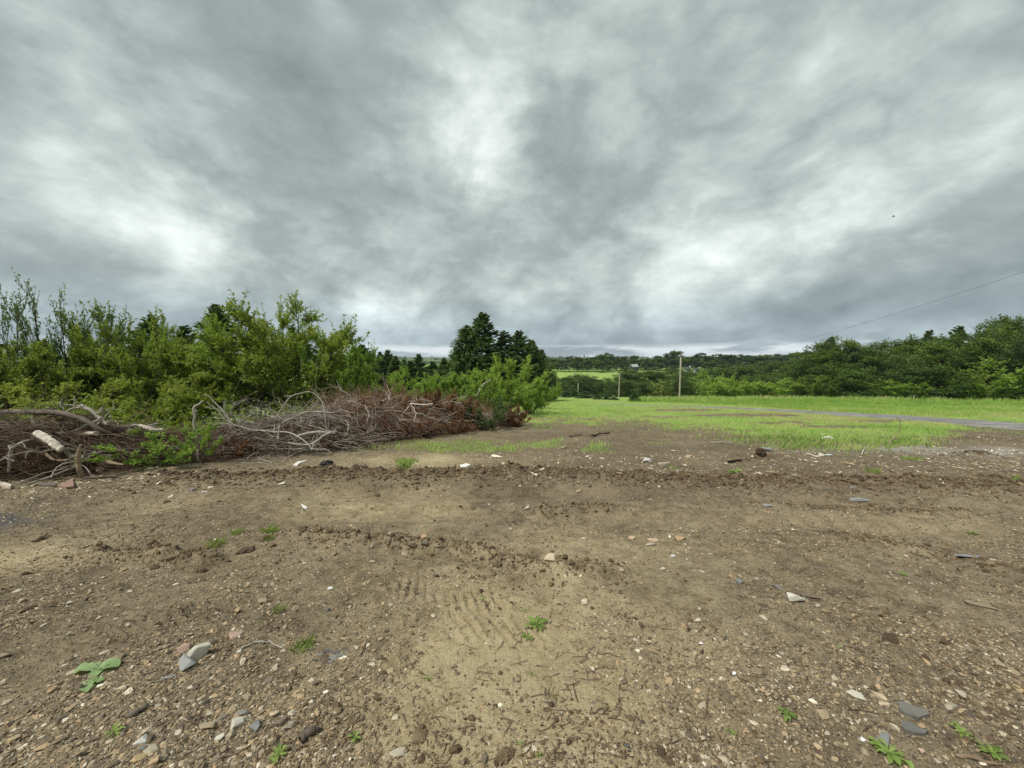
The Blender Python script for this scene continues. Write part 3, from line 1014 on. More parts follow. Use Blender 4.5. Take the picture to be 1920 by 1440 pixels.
PR['hl2'] = broadleaf(207, 13, 5.5, 'alder', 18, 7, 3, 9, (.75, .5), .1, .75, 'hedge_tree')
PR['s1'] = conifer(301, 11, 3.3)
PR['s2'] = conifer(302, 11, 2.6, droop=.2)
PR['s3'] = conifer(303, 9, 2.4, droop=.45, per=7)
PR['cy'] = cypress(304, 9.2, 2.5)
PR['yf'] = conifer(305, 2.0, 1.0, 'youngfir', 7, .62, (.40, .13), 12, .03, .1, 'young_fir')

# ---- bushes and saplings behind the brush heaps, left
for i, (p, px, top, Y, w, lb) in enumerate([
        ('w3', -70, 622, 13.2, 250, 'leafy willow bush cut off by the left photo edge behind the log heap'),
        ('w2', 40, 640, 12.6, 230, 'low green willow bush under the tall thin saplings at far left'),
        ('w3', 128, 632, 13.4, 220, 'broad willow bush behind the curved grey trunk of the log heap'),
        ('w2', 205, 578, 14.2, 170, 'upright willow bush with a pointed yellow-green top, right of the tall saplings'),
        ('w1', 268, 588, 13.6, 190, 'dense green willow bush in front of the first dark conifer tip'),
        ('w3', 345, 652, 14.6, 200, 'lower willow bush filling the dip before the big willow'),
        ('wy', 425, 600, 15.6, 190, 'pale topped willow beside the dark conifer, left of the biggest willow'),
        ('w1', 490, 572, 15.8, 230, 'airy willow with sky showing through its top, joined to the biggest willow'),
        ('w1', 556, 557, 15.0, 300, 'biggest rounded willow, tallest of the bushes behind the brush heaps'),
        ('wy2', 628, 618, 15.8, 190, 'willow sloping down on the right flank of the biggest willow'),
        ('wy', 672, 668, 17.0, 160, 'low yellow-green willow at the right foot of the biggest willow'),
        ('wy2', 400, 715, 13.8, 190, 'dark shaded low bush behind the bleached upright snag'),
        ('w3', 300, 700, 12.2, 200, 'low leafy bush behind the pale birch log'),
        ('w3', 90, 705, 11.6, 220, 'low bright bush directly behind the left log heap')]):
    plant_tree('willow_bush', PR[p], px, top, Y, lb, 'bush', 'willow bushes behind the brush heaps', w, rz=i * 1.7)
for i, (px, top, Y, w, lb) in enumerate([
        (18, 524, 12.4, 90, 'leftmost tall thin sapling with sparse leaves against the sky'),
        (84, 514, 12.8, 100, 'tallest thin sapling with sparse leaves above the left bushes'),
        (128, 545, 13.0, 80, 'shorter thin sapling just right of the tallest one'),
        (208, 574, 13.6, 80, 'thin yellowish sapling poking out of the bushes, rightmost of the saplings')]):
    plant_tree('sapling', PR['sap'], px, top, Y, lb, 'sapling', 'tall thin saplings at far left', w, rz=i * 2.1)

# ---- dark conifers behind them
for i, (p, px, top, Y, w, lb) in enumerate([
        ('s3', -30, 628, 30, 150, 'dark conifer at the left photo edge behind the saplings'),
        ('s1', 283, 592, 34, 110, 'dark conifer tip poking above the dense willow bush'),
        ('s3', 348, 612, 36, 90, 'dark conifer tip in the dip left of the big willow'),
        ('s1', 412, 572, 36, 120, 'tallest dark conifer behind the pale topped willow'),
        ('s1', 620, 640, 40, 120, 'dark conifer half hidden by the right flank of the biggest willow'),
        ('s2', 678, 646, 52, 56, 'dark conifer just right of the biggest willow'),
        ('s2', 713, 660, 56, 36, 'narrow dark conifer, left one of the touching pair right of the biggest willow'),
        ('s1', 727, 656, 58, 50, 'dark conifer, right one of the touching pair right of the biggest willow'),
        ('s3', 757, 674, 62, 36, 'short distant conifer between the touching pair and the spiky one'),
        ('s1', 786, 664, 62, 48, 'spiky distant conifer halfway to the central conifer group'),
        ('s3', 812, 678, 66, 50, 'low distant conifer just left of the central conifer group'),
        ('s2', 664, 650, 48, 44, 'slim dark conifer touching the right edge of the biggest willow'), ('s1', 696, 668, 50, 54, 'broad dark conifer between the slim one and the touching pair'),
        ('s2', 742, 668, 55, 44, 'dark conifer right beside the touching pair'), ('s1', 770, 676, 54, 54, 'low broad dark conifer below the spiky distant one'),
        ('s2', 832, 672, 58, 48, 'dark conifer behind the left side of the cypress')]):
    plant_tree('conifer', PR[p], px, top, Y, lb, 'conifer', 'dark conifers behind the left bushes', w, rz=i * 1.3)
for i, (px, top, Y, w, lb) in enumerate([(326, 624, 38, 100, 'dark round-topped tree between two conifer tips at left'),
                                          (700, 684, 70, 90, 'dark distant tree mass at the foot of the touching conifer pair'),
                                          (770, 688, 75, 90, 'dark distant tree below the spiky conifer'),
                                          (830, 684, 72, 80, 'dark distant tree against the cypress foot')]):
    plant_tree('broadleaf_tree', PR['b3'], px, top, Y, lb, 'tree', 'dark trees behind the left bushes', w, rz=i)

# ---- central conifer group
plant_tree('cypress_tree', PR['cy'], 876, 612, 45, 'dense round-topped cypress, leftmost of the central conifer group', 'conifer', 'central conifer group', 78, rz=.4)
for i, (p, px, top, Y, w, lb) in enumerate([
        ('s1', 905, 588, 49, 112, 'tallest spruce of the central conifer group, right behind the cypress'),
        ('s3', 946, 622, 51, 80, 'spruce in the gap between the two tallest of the central group'),
        ('s1', 972, 620, 50, 84, 'second tallest spruce of the central conifer group, with pointed tip'),
        ('s2', 998, 638, 53, 64, 'spruce stepping down right of the second tallest in the central group'),
        ('s2', 1014, 656, 56, 52, 'lowest pointed spruce at the right end of the central group'),
        ('s3', 860, 655, 52, 70, 'dark spruce half hidden behind the cypress')]):
    plant_tree('spruce_tree', PR[p], px, top, Y, lb, 'conifer', 'central conifer group', w, rz=i * 1.1)
plant_tree('broadleaf_tree', PR['b3'], 1026, 678, 52, 'dark bushy tree at the right foot of the central conifer group', 'tree', None, 52)

# ---- bright willow scrub in front of the conifers
for i, (p, px, top, Y, w, lb) in enumerate([
        ('wy', 728, 698, 20, 150, 'pale green willow scrub behind the reddest twigs, left end of the scrub row'),
        ('wy2', 784, 690, 22, 160, 'rounded light green willow scrub left of the cypress'),
        ('wy', 846, 700, 22, 150, 'light green willow scrub below the cypress'),
        ('wy2', 905, 686, 23, 170, 'wide light green willow scrub below the tallest spruce'),
        ('wy', 950, 668, 25, 150, 'tallest yellow-green willow scrub in front of the second tallest spruce'),
        ('wy2', 992, 698, 24, 130, 'rounded willow scrub at the edge of the green field'),
        ('wy', 1016, 714, 31, 76, 'small darker willow scrub at the far right end of the row')]):
    plant_tree('willow_scrub', PR[p], px, top, Y, lb, 'bush', 'bright willow scrub before the conifers', w, rz=i * 1.9 + .5)

# ---- young planted conifers at the far end of the field
for i, (px, top, Y, w, lb) in enumerate([
        (1062, 733, 78, 22, 'dark young fir at the left end of the young fir row'), (1078, 731, 80, 26, 'second dark young fir from the left at the field end'),
        (1097, 733, 70, 34, 'widest dark young fir at the field end below the farthest pole'), (1121, 741, 62, 20, 'light young fir right of the widest dark one'),
        (1138, 741, 60, 16, 'narrow young fir left of the middle pole'), (1152, 744, 58, 22, 'low young fir at the foot of the middle pole'),
        (1191, 736, 52, 22, 'lightest young fir standing alone right of the middle pole')]):
    plant_tree('young_fir', PR['yf'], px, top, Y, lb, 'fir', 'young firs at the field end', w, rz=i)

# ---- trees in the valley beyond the field
val = []
rv = np.random.default_rng(5)
prof_x = [1030, 1060, 1100, 1140, 1180, 1215, 1250, 1300, 1340, 1380, 1420, 1460, 1500, 1540]
prof_y = [722, 712, 705, 713, 704, 702, 700, 702, 700, 694, 690, 688, 676, 668]
for px in np.arange(1046, 1540, 30.0):
    q = px + rv.normal() * 6
    val.append((q, float(np.interp(q, prof_x, prof_y)) - 7 + rv.normal() * 3, 132 + rv.random() * 14, 56 + rv.random() * 18))
val.sort()
for i, (px, top, Y, w) in enumerate(val):
    plant_tree('valley_tree', PR[['b1', 'b3', 'b2', 'b4'][i % 4]], px, top, Y, f'dark valley tree beyond the field, {ordn(i)} from the left in its back row', 'tree', 'back row of valley trees', w * 1.3, rz=i * 1.4)
front = [(1052, 722, 44, 'b3'), (1090, 716, 50, 'b3'), (1128, 722, 46, 'b4'), (1168, 716, 56, 'b3'), (1205, 724, 46, 'sh'), (1240, 722, 48, 'wfar2'), (1272, 708, 50, 'b4'), (1290, 722, 40, 'wfar2'),
         (1330, 703, 64, 'wfar'), (1368, 713, 52, 'wfar'), (1402, 716, 52, 'wfar2'), (1440, 708, 56, 'b1'), (1476, 706, 60, 'b3')]
for i, (px, top, w, p) in enumerate(front):
    plant_tree('valley_tree', PR[p], px, top - 8, 111 + (i % 3) * 4, f'bushy valley tree just beyond the field edge, {ordn(i)} from the left in the front row', 'tree', 'front row of valley trees', w * 1.2, rz=i * .9)

# ---- trees on the opposite hillside
hill = [(1034, 676, 322, 26), (1052, 678, 318, 24), (1068, 675, 316, 26), (1084, 672, 320, 24), (1100, 674, 318, 26), (1113, 672, 322, 24), (1131, 668, 312, 34), (1141, 665, 330, 30),
        (1156, 671, 326, 22), (1170, 671, 330, 22), (1182, 674, 340, 22), (1203, 676, 335, 24), (1218, 676, 312, 34), (1236, 675, 330, 30), (1255, 664, 326, 34), (1268, 661, 328, 34),
        (1262, 688, 280, 26), (1290, 674, 330, 30), (1311, 665, 332, 32), (1330, 670, 318, 34), (1350, 667, 326, 36), (1372, 668, 318, 36), (1394, 668, 322, 36), (1418, 669, 316, 36), (1440, 668, 318, 38),
        (1462, 667, 310, 38), (1486, 664, 306, 38), (1510, 662, 300, 38), (1174, 692, 262, 26), (1186, 697, 255, 22), (1360, 685, 270, 34), (1400, 682, 262, 38)]
hill2 = [(px_, 671 + 3 * math.sin(px_ * .11) - .008 * (px_ - 1040), 352 + 12 * math.sin(px_), 34) for px_ in range(1044, 1530, 24)]
hill.sort()
for i, (px, top, Y, w) in enumerate(hill2):
    plant_tree('hillside_tree', PR['hl' if i % 2 else 'hl2'], px, top, Y, f'distant tree in the rear hedge across the valley, {ordn(i)} from the left', 'tree', 'rear hedge on the opposite hillside', w, rz=i * 2.1)
for i, (px, top, Y, w) in enumerate(hill):
    plant_tree('hillside_tree', PR['hl' if i % 3 else 'hl2'], px, top - 3, Y, f'distant hillside tree across the valley, {ordn(i)} from the left along the hill', 'tree', 'trees on the opposite hillside', w * 1.2, rz=i * 1.7)

# ---- the wood on the right
tx = [1490, 1520, 1545, 1560, 1590, 1620, 1650, 1675, 1700, 1735, 1765, 1795, 1820, 1850, 1880, 1920, 2020]
ty = [672, 656, 650, 640, 648, 640, 636, 640, 641, 630, 634, 624, 622, 604, 598, 592, 585]
k = 0
wood = []
for row, (Yl, Yr, dy, step) in enumerate([(84, 66, 0, 36), (78, 60, 14, 38), (74, 56, 34, 40)]):
    for px in np.arange(1500 + row * 14, 2010, step):
        q = px + rv.normal() * 6
        wood.append((row, q, float(np.interp(q, tx, ty)) + dy + rv.normal() * 5, float(np.interp(q, [1490, 1920], [Yl, Yr])) + rv.normal() * 1.2, 74 + rv.random() * 26))
wood.sort(key=lambda t: (t[0], t[1]))
cnt = {}
for i, (row, px, top, Y, w) in enumerate(wood):
    c = cnt.get(row, 0)
    cnt[row] = c + 1
    plant_tree('woodland_tree', PR[['b1', 'b2', 'b3', 'b2', 'b1', 'b4'][(i * 5 + row) % 6]], px, top, Y,
               f'green tree in the right wood, {ordn(c)} from the left in its ' + ('skyline row', 'middle row', 'front row')[row], 'tree', ('skyline row', 'middle row', 'front row')[row] + ' of the right wood', w, rz=i * 1.3)
for px, top, Y, w, lb in [(1557, 632, 84, 30, 'ragged conifer tip on the skyline at the left end of the right wood'), (1737, 620, 76, 34, 'conifer tip rising above the middle of the right wood'),
                          (1795, 612, 74, 40, 'taller conifer tip on the skyline of the right wood')]:
    plant_tree('conifer', PR['s3'], px, top, Y, lb, 'conifer', 'conifer tips above the right wood', w * 1.6)
for i, (p, px, top, Y, w, lb) in enumerate([
        ('wfar', 1365, 716, 74, 70, 'olive willow shrub nearest to the utility pole at the wood edge'), ('wfar', 1415, 722, 70, 56, 'low olive shrub between two willow shrubs left of the right wood'),
        ('wfar', 1458, 718, 68, 66, 'grey-green willow shrub at the left foot of the right wood'), ('wfar2', 1528, 716, 66, 60, 'shaded shrub at the left foot of the right wood'),
        ('sh', 1610, 697, 61, 84, 'dark round shrub standing forward of the right wood'), ('wfar2', 1562, 722, 63, 50, 'low light shrub left of the dark round shrub'),
        ('wfar', 1660, 716, 60, 80, 'pale loose shrub right of the dark round shrub'), ('sh', 1758, 690, 58, 110, 'wide dark shrub at the foot of the right wood'),
        ('wfar', 1712, 722, 58, 50, 'low pale shrub left of the wide dark shrub'), ('wfar2', 1815, 708, 56, 60, 'mid green shrub right of the wide dark shrub'),
        ('wfar', 1905, 682, 54, 110, 'tall yellow-green shrub at the right photo edge'), ('wfar', 1850, 718, 54, 60, 'low yellow-green shrub left of the tall one at the right edge')]):
    plant_tree('woodland_shrub', PR[p], px, top - 7, Y, lb, 'shrub', 'shrubs along the right wood', w * 1.3, rz=i * 1.9)

# ---- far wood on the skyline
def far_wood():
    rng = np.random.default_rng(77)
    acc = Acc()
    n = 900
    X = rng.uniform(-1400, 2600, n)
    Y = rng.uniform(900, 2600, n)
    keep = fbm(X / 160, Y / 160, 2, 91) > .52
    X, Y = X[keep], Y[keep]
    Z = zbase(X, Y)
    for x, y, z in zip(X, Y, Z):
        m = 26
        c = np.array([x, y, z + 5])
        off = rdir(rng, m) * rng.random((m, 1)) ** .4 * np.array([9, 9, 6])
        leaves(acc, c + off, rdir(rng, m), nrm(rdir(rng, m) + np.array([0, -.3, 1])), np.full(m, 6.0), np.full(m, 4.5), np.clip(.3 + .3 * rng.random(m) + off[:, 2] / 20, 0, 1))
    acc.obj('distant_wood', M['oak'], None, False, kind='stuff', label='distant woods on the far skyline hills', category='wood')


far_wood()

# ------------------------------------------------------------------ poles, cable, farm buildings, bird
def pole(px, toppy, Y, rad, label):
    X = (px - 960) / F * Y
    zg = float(zbase(X, Y))
    zt = at(px, toppy, Y)[2]
    o = empty('utility_pole', (X, Y, zg), label, 'pole', 'wooden utility poles down the slope')
    a = Acc()
    h = zt - zg
    lean = .012 * h
    tubes(a, [[(0, 0, -.4), (lean * .3, 0, h * .3), (lean * .7, 0, h * .7), (lean, 0, h - .02), (lean, 0, h)]], [[rad * 1.15, rad * 1.1, rad * 1.0, rad * .92, .001]], 12, .5)
    a.obj('shaft', M['pole'], o)
    a = Acc()
    tubes(a, [[(lean, -rad * 1.6, h - .35), (lean, 0, h - .35), (lean, rad * 1.6, h - .35)]], [[.03, .03, .03]], 6, .3)
    a.obj('bolt', M['wire'], o)
    a = Acc()
    tubes(a, [[(lean, 0, h - .02), (lean, 0, h + .06), (lean, 0, h + .09), (lean, 0, h + .16), (lean, 0, h + .18)]], [[.03, .03, .055, .05, .001]], 8, .8)
    a.obj('insulator', M['st_grey'], o)
    return np.array([X + lean, Y, zt + .15])


ptops = [pole(1275, 670, 60, .125, 'nearest and tallest wooden utility pole at the field edge'), pole(1161, 701, 90, .13, 'middle wooden utility pole, half hidden beyond the field'),
         pole(1084, 719, 106, .12, 'farthest and smallest wooden utility pole before the valley trees')]


def cable():
    Y = np.linspace(60, -10, 60)
    X = 20 + 6 * (Y - 15) / 45 + (ptops[0][0] - 26) * np.clip((Y - 15) / 45, 0, 1)
    Z = 5.2 - .148 * (Y - 15) + .00249 * (Y - 15) * (Y - 23.8)
    Z += (ptops[0][2] - Z[0]) * np.clip((Y - 15) / 45, 0, 1)
    a = Acc()
    tubes(a, np.stack([X, Y, Z], -1)[None], np.full((1, 60), .0055), 5, .5)
    a.obj('overhead_cable', M['wire'], None, label='thin overhead cable running from the nearest pole out past the upper right edge', category='cable')
    for nm, A, B, lb in (('overhead_cable', ptops[0], ptops[1], 'thin cable between the nearest and the middle pole'), ('overhead_cable', ptops[1], ptops[2], 'thin cable between the middle and the farthest pole')):
        t = np.linspace(0, 1, 16)[:, None]
        P = A + (B - A) * t - np.array([0, 0, 1.0]) * 2.4 * t * (1 - t)
        a = Acc()
        tubes(a, P[None], np.full((1, 16), .010), 4, .5)
        a.obj(nm, M['wire'], None, label=lb, category='cable')


cable()


def boxmesh(a, x0, x1, y0, y1, z0, z1, tint=.5):
    v = [(x, y, z) for z in (z0, z1) for x, y in ((x0, y0), (x1, y0), (x1, y1), (x0, y1))]
    a.add(v, [(0, 3, 2, 1), (4, 5, 6, 7), (0, 1, 5, 4), (1, 2, 6, 5), (2, 3, 7, 6), (3, 0, 4, 7)], tint)


def house(name, px, basepy, Y, w, d, hw, hr, rz, wall, roof, label, chimney=True, windows=3, door=True):
    p = at(px, basepy, Y)
    o = empty(name, (p[0], Y, p[2]), label, 'building', None, rz)
    a = Acc()
    boxmesh(a, -w / 2, w / 2, -d / 2, d / 2, -4, hw)
    a.add([(-w / 2, -d / 2, hw), (-w / 2, d / 2, hw), (-w / 2, 0, hw + hr), (w / 2, -d / 2, hw), (w / 2, d / 2, hw), (w / 2, 0, hw + hr)], [(0, 2, 1), (3, 4, 5)])
    a.obj('wall', wall, o, False)
    a = Acc()
    e = .4
    zz = hw - e * hr / (d / 2)
    a.add([(-w / 2 - e, -d / 2 - e, zz), (w / 2 + e, -d / 2 - e, zz), (w / 2 + e, 0, hw + hr + .1), (-w / 2 - e, 0, hw + hr + .1), (w / 2 + e, d / 2 + e, zz), (-w / 2 - e, d / 2 + e, zz),
           (-w / 2 - e, -d / 2 - e, zz + .25), (w / 2 + e, -d / 2 - e, zz + .25), (w / 2 + e, 0, hw + hr + .35), (-w / 2 - e, 0, hw + hr + .35), (w / 2 + e, d / 2 + e, zz + .25), (-w / 2 - e, d / 2 + e, zz + .25)],
          [(6, 7, 8, 9), (9, 8, 10, 11), (0, 3, 2, 1), (3, 5, 4, 2), (0, 1, 7, 6), (5, 11, 10, 4), (1, 2, 8, 7), (2, 4, 10, 8), (0, 6, 9, 3), (3, 9, 11, 5)])
    ro = a.obj('roof', roof, o, False)
    if chimney:
        a = Acc()
        boxmesh(a, w * .3, w * .3 + .8, -.4, .4, hw + hr - .6, hw + hr + 1.1)
        a.obj('chimney', wall, ro, False)
    for i in range(windows):
        a = Acc()
        x = -w / 2 + w * (i + .5) / windows
        if door and i == windows // 2:
            boxmesh(a, x - .55, x + .55, -d / 2 - .06, -d / 2 + .1, -.2, 2.0)
            a.obj('door', M['roof_dark'], o, False)
        else:
            boxmesh(a, x - .6, x + .6, -d / 2 - .05, -d / 2 + .1, .9, 2.2)
            a.obj('window', M['glass'], o, False)


house('barn', 1189, 691.5, 300, 4.8, 3.6, 1.7, 1.5, .25, M['roof_dark'], M['roof_grey'], 'small distant barn with a pale grey roof above the hillside pasture', False, 3)
house('farmhouse', 1289, 697, 262, 3.4, 3, 1.9, 1.1, -.3, M['wall_white'], M['roof_dark'], 'distant white walled house just right of the nearest pole', True, 3)
house('farmhouse', 1307, 698, 268, 3.6, 3, 1.6, 1.0, .1, M['wall_white'], M['roof_dark'], 'second distant white house, half hidden right of the first', True, 3)


def bird():
    p = at(1676, 406, 60)
    o = empty('bird', p, 'tiny dark bird gliding in the cloudy sky at upper right', 'bird', None, .6)
    a = Acc()
    tubes(a, [[(0, -.17, 0), (0, -.12, .01), (0, 0, 0), (0, .12, 0), (0, .2, 0), (0, .30, .0)]], [[.004, .03, .045, .035, .03, .01]], 8, .5)
    a.obj('body', M['bird'], o)
    for s in (-1, 1):
        a = Acc()
        a.add([(0, .08, .01), (s * .18, .10, .08), (s * .42, .0, .13), (s * .2, -.05, .08), (0, -.06, .01), (0, .0, .04), (s * .2, .03, .10)],
              [(0, 1, 6), (0, 6, 5), (1, 2, 6), (6, 2, 3), (5, 6, 3), (5, 3, 4), (0, 5, 4), (0, 4, 3), (0, 3, 1), (1, 3, 2)])
        a.obj('wing', M['bird'], o, False)


bird()

# ------------------------------------------------------------------ brush heaps along the left edge of the clearing
# front foot of the heaps as seen on the ground, with crest height and depth (metres)
HEAP = [(-330, 945, 1.15, 1.5), (-150, 925, 1.2, 1.5), (0, 905, 1.15, 1.4), (130, 893, 1.05, 1.3), (240, 880, .85, 1.2), (330, 868, .70, 1.1), (420, 858, .62, 1.1), (500, 853, .80, 1.2),
        (560, 850, .92, 1.3), (640, 845, 1.10, 1.4), (700, 832, 1.22, 1.4), (790, 822, 1.28, 1.5), (860, 812, 1.12, 1.4), (920, 803, .85, 1.3), (965, 797, .5, 1.0)]
_hp = np.array([np.array(ground_hit(a, b)) for a, b, _, _ in HEAP])
_ht = nrm(np.gradient(_hp, axis=0))
_hn = np.stack([_ht[:, 1], -_ht[:, 0]], 1)                  # towards the clearing
_hw = np.array([h[3] for h in HEAP])
_hh = np.array([h[2] for h in HEAP]) * .80
_hs = _hp - _hn * _hw[:, None]                               # spine
_hx = np.array([h[0] for h in HEAP], float)


def heap_at(q, u):
    """spine parameter q (foot pixel column), u across (1 = front foot, -1 = back foot): x, y"""
    q = np.asarray(q, float)
    f = [np.interp(q, _hx, _hs[:, i]) for i in (0, 1)]
    n = [np.interp(q, _hx, _hn[:, i]) for i in (0, 1)]
    w = np.interp(q, _hx, _hw)
    return f[0] + n[0] * w * u, f[1] + n[1] * w * u


def heap_h(q, u):
    return np.interp(q, _hx, _hh) * np.clip(1 - np.abs(u) ** 2.2, 0, 1) ** .8 * (.55 + .9 * fbm(q * .022, u * 2.0, 4, 201, .6))


def heap_surf(x, y):
    """height of the heap over the ground at any place (0 outside)"""
    best = np.full(x.shape, 1e9)
    q = np.zeros(x.shape)
    sd_ = np.ones(x.shape)
    for i in range(len(_hs) - 1):
        a, b = _hs[i], _hs[i + 1]
        ab = b - a
        t = np.clip(((x - a[0]) * ab[0] + (y - a[1]) * ab[1]) / (ab @ ab), 0, 1)
        dx, dy = x - a[0] - t * ab[0], y - a[1] - t * ab[1]
        d = np.hypot(dx, dy)
        m = d < best
        best = np.where(m, d, best)
        q = np.where(m, _hx[i] + t * (_hx[i + 1] - _hx[i]), q)
        sd_ = np.where(m, np.sign(dx * _hn[i, 0] + dy * _hn[i, 1]), sd_)
    u = best / np.interp(q, _hx, _hw) * sd_
    return heap_h(q, u)


def lay(P, pull=.6, off=None, rng=RNG):
    """let shoots P (n,k,3) sag onto the heap"""
    n, k, _ = P.shape
    x, y = P[..., 0].ravel(), P[..., 1].ravel()
    g = zbase(x, y).reshape(n, k)
    s = g + heap_surf(x, y).reshape(n, k)
    off = (rng.random(n) - .45) * .16 if off is None else off
    z = P[..., 2] * (1 - pull) + (s + off[:, None]) * pull
    P[..., 2] = np.maximum(z, g + .015)
    return P


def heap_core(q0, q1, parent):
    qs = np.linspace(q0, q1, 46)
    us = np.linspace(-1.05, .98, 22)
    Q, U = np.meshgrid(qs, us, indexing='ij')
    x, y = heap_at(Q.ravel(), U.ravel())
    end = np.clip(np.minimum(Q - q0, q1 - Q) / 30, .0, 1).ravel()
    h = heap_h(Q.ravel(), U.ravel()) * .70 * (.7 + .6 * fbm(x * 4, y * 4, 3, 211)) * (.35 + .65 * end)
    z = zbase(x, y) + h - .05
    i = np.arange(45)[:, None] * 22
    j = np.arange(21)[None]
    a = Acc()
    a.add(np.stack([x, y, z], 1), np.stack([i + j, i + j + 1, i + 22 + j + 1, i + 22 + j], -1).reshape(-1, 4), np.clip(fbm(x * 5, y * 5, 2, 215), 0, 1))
    a.obj('shade_core', M['heap_shade_char'], parent)  # litter mound filling the heap, the shade between twigs put into its colour


def heap_dirs(q, rng, along, outw, up, rnd):
    q = np.asarray(q)
    n = len(q)
    t = np.stack([np.interp(q, _hx, _ht[:, 0]), np.interp(q, _hx, _ht[:, 1]), -.06 * np.ones(n)], 1)
    f = np.stack([np.interp(q, _hx, _hn[:, 0]), np.interp(q, _hx, _hn[:, 1]), np.zeros(n)], 1)
    return nrm(t * (np.asarray(along) * np.ones(n))[:, None] + f * (np.asarray(outw) * np.ones(n))[:, None] + np.array([0, 0, 1.0]) * up + rng.normal(size=(n, 3)) * rnd * np.array([1, 1, .6]))


def heap_points(q0, q1, n, rng, u0=-.5, u1=.95, v0=.75, v1=1.03):
    q = rng.uniform(q0, q1, n)
    u = rng.uniform(u0, u1, n)
    x, y = heap_at(q, u)
    z = zbase(x, y) + heap_h(q, u) * rng.uniform(v0, v1, n)
    return q, u, np.stack([x, y, z], 1)


def make_branch(rng, p0, d, L, r, bend, forks, mat, parent, name='branch', pull=.5, tint=.5, off=None):
    a = Acc()
    k = 9
    P = curve_pts(p0[None], d[None], np.array([L]), k, rng, bend, -.1)
    P = lay(P, pull, None if off is None else np.array([off]), rng)
    R = r * np.linspace(1, .28, k) * (1 + .12 * rng.normal(size=k))
    tubes(a, P, R[None], 6, tint)
    if forks:
        t = .25 + .7 * rng.random((1, forks))
        s0, sv = sample_along(P, t)
        d2 = nrm(sv[0] * .8 + rdir(rng, forks) * .75 + np.array([0, 0, .12]))
        Q = curve_pts(s0[0], d2, L * (.2 + .35 * rng.random(forks)), 6, rng, bend * 1.4, -.15)
        tubes(a, Q, (r * .5 * (1 - .5 * t[0]))[:, None] * np.linspace(1, .3, 6), 5, tint)
        t2 = .2 + .7 * rng.random((forks, 2))
        s2, v2 = sample_along(Q, t2)
        s2, v2 = s2.reshape(-1, 3), v2.reshape(-1, 3)
        W = curve_pts(s2, nrm(v2 + rdir(rng, len(s2)) * .8), L * (.08 + .16 * rng.random(len(s2))), 4, rng, bend * 1.4, -.1)
        tubes(a, W, np.full((len(W), 1), r * .2) * np.linspace(1, .4, 4), 4, tint)
    return a.obj(name, mat, parent)


def twig_mass(rng, q0, q1, n, along, outw, up, rnd, Lr, r, mat, parent, name, u0=-.6, u1=1.0, v0=.45, v1=1.05, pull=.55, bend=.5, tr=(0, 1), k=5):
    q, u, p = heap_points(q0, q1, n, rng, u0, u1, v0, v1)
    al = rng.choice([-1, 1], n) * along if np.ndim(along) == 0 and along > 0 else np.asarray(along) * np.ones(n)
    d = heap_dirs(q, rng, al, outw, up, rnd)
    L = rng.uniform(*Lr, n)
    P = curve_pts(p, d, L, k, rng, bend, -.25)
    P = lay(P, pull, (rng.random(n) - .6) * .22, rng)
    a = Acc()
    R = (r * rng.uniform(.5, 1.5, n))[:, None] * np.linspace(1, .35, k)
    tubes(a, P, R, 3, rng.uniform(tr[0], tr[1], n) ** 1.6)
    return a.obj(name, mat, parent, kind='stuff')


def litter_leaves(rng, q0, q1, n, mat, parent, size=.045, name='dead_leaves', u0=-.5, u1=1.05, v0=.6, v1=1.06):
    q, u, p = heap_points(q0, q1, n, rng, u0, u1, v0, v1)
    dens = fbm(q * .03, u * 2.2, 3, 221) > .47
    p = p[dens] + rng.normal(size=(int(dens.sum()), 3)) * .04
    p[:, 2] = np.maximum(p[:, 2], zbase(p[:, 0], p[:, 1]) + .01)
    m = len(p)
    a = Acc()
    leaves(a, p, rdir(rng, m), nrm(rdir(rng, m) + np.array([0, 0, .6])), size * rng.uniform(.6, 1.5, m), size * .45 * rng.uniform(.6, 1.4, m), np.clip(rng.random(m), 0, 1))
    return a.obj(name, mat, parent, False, kind='stuff')


rb = np.random.default_rng(31)
hx, hy = heap_at(90, 0)
heapA = empty('brush_heap', (hx, hy, float(zbase(hx, hy))), 'dark heap of logs and tangled grey branches at the left photo edge', 'brush heap', 'brush heaps along the clearing')
hx, hy = heap_at(540, 0)
heapB = empty('brush_heap', (hx, hy, float(zbase(hx, hy))), 'low heap of pale bleached branches in the middle of the row of heaps', 'brush heap', 'brush heaps along the clearing')
hx, hy = heap_at(830, 0)
heapC = empty('brush_heap', (hx, hy, float(zbase(hx, hy))), 'tall heap of reddish brown combed twigs nearest the green field', 'brush heap', 'brush heaps along the clearing')
for h_ in (heapA, heapB, heapC):
    h_['_o'] = 1
    del h_['_o']


def under(parent, fn):
    """build pieces in world space, then hang them under the heap without moving them"""
    before = set(o.name for o in COL.objects)
    fn()
    for o in list(COL.objects):
        if o.name not in before and o.parent == parent:
            o.matrix_parent_inverse = parent_inv[parent.name]


from mathutils import Matrix
parent_inv = {h_.name: Matrix.Translation(-Vector(h_.location)) for h_ in (heapA, heapB, heapC)}


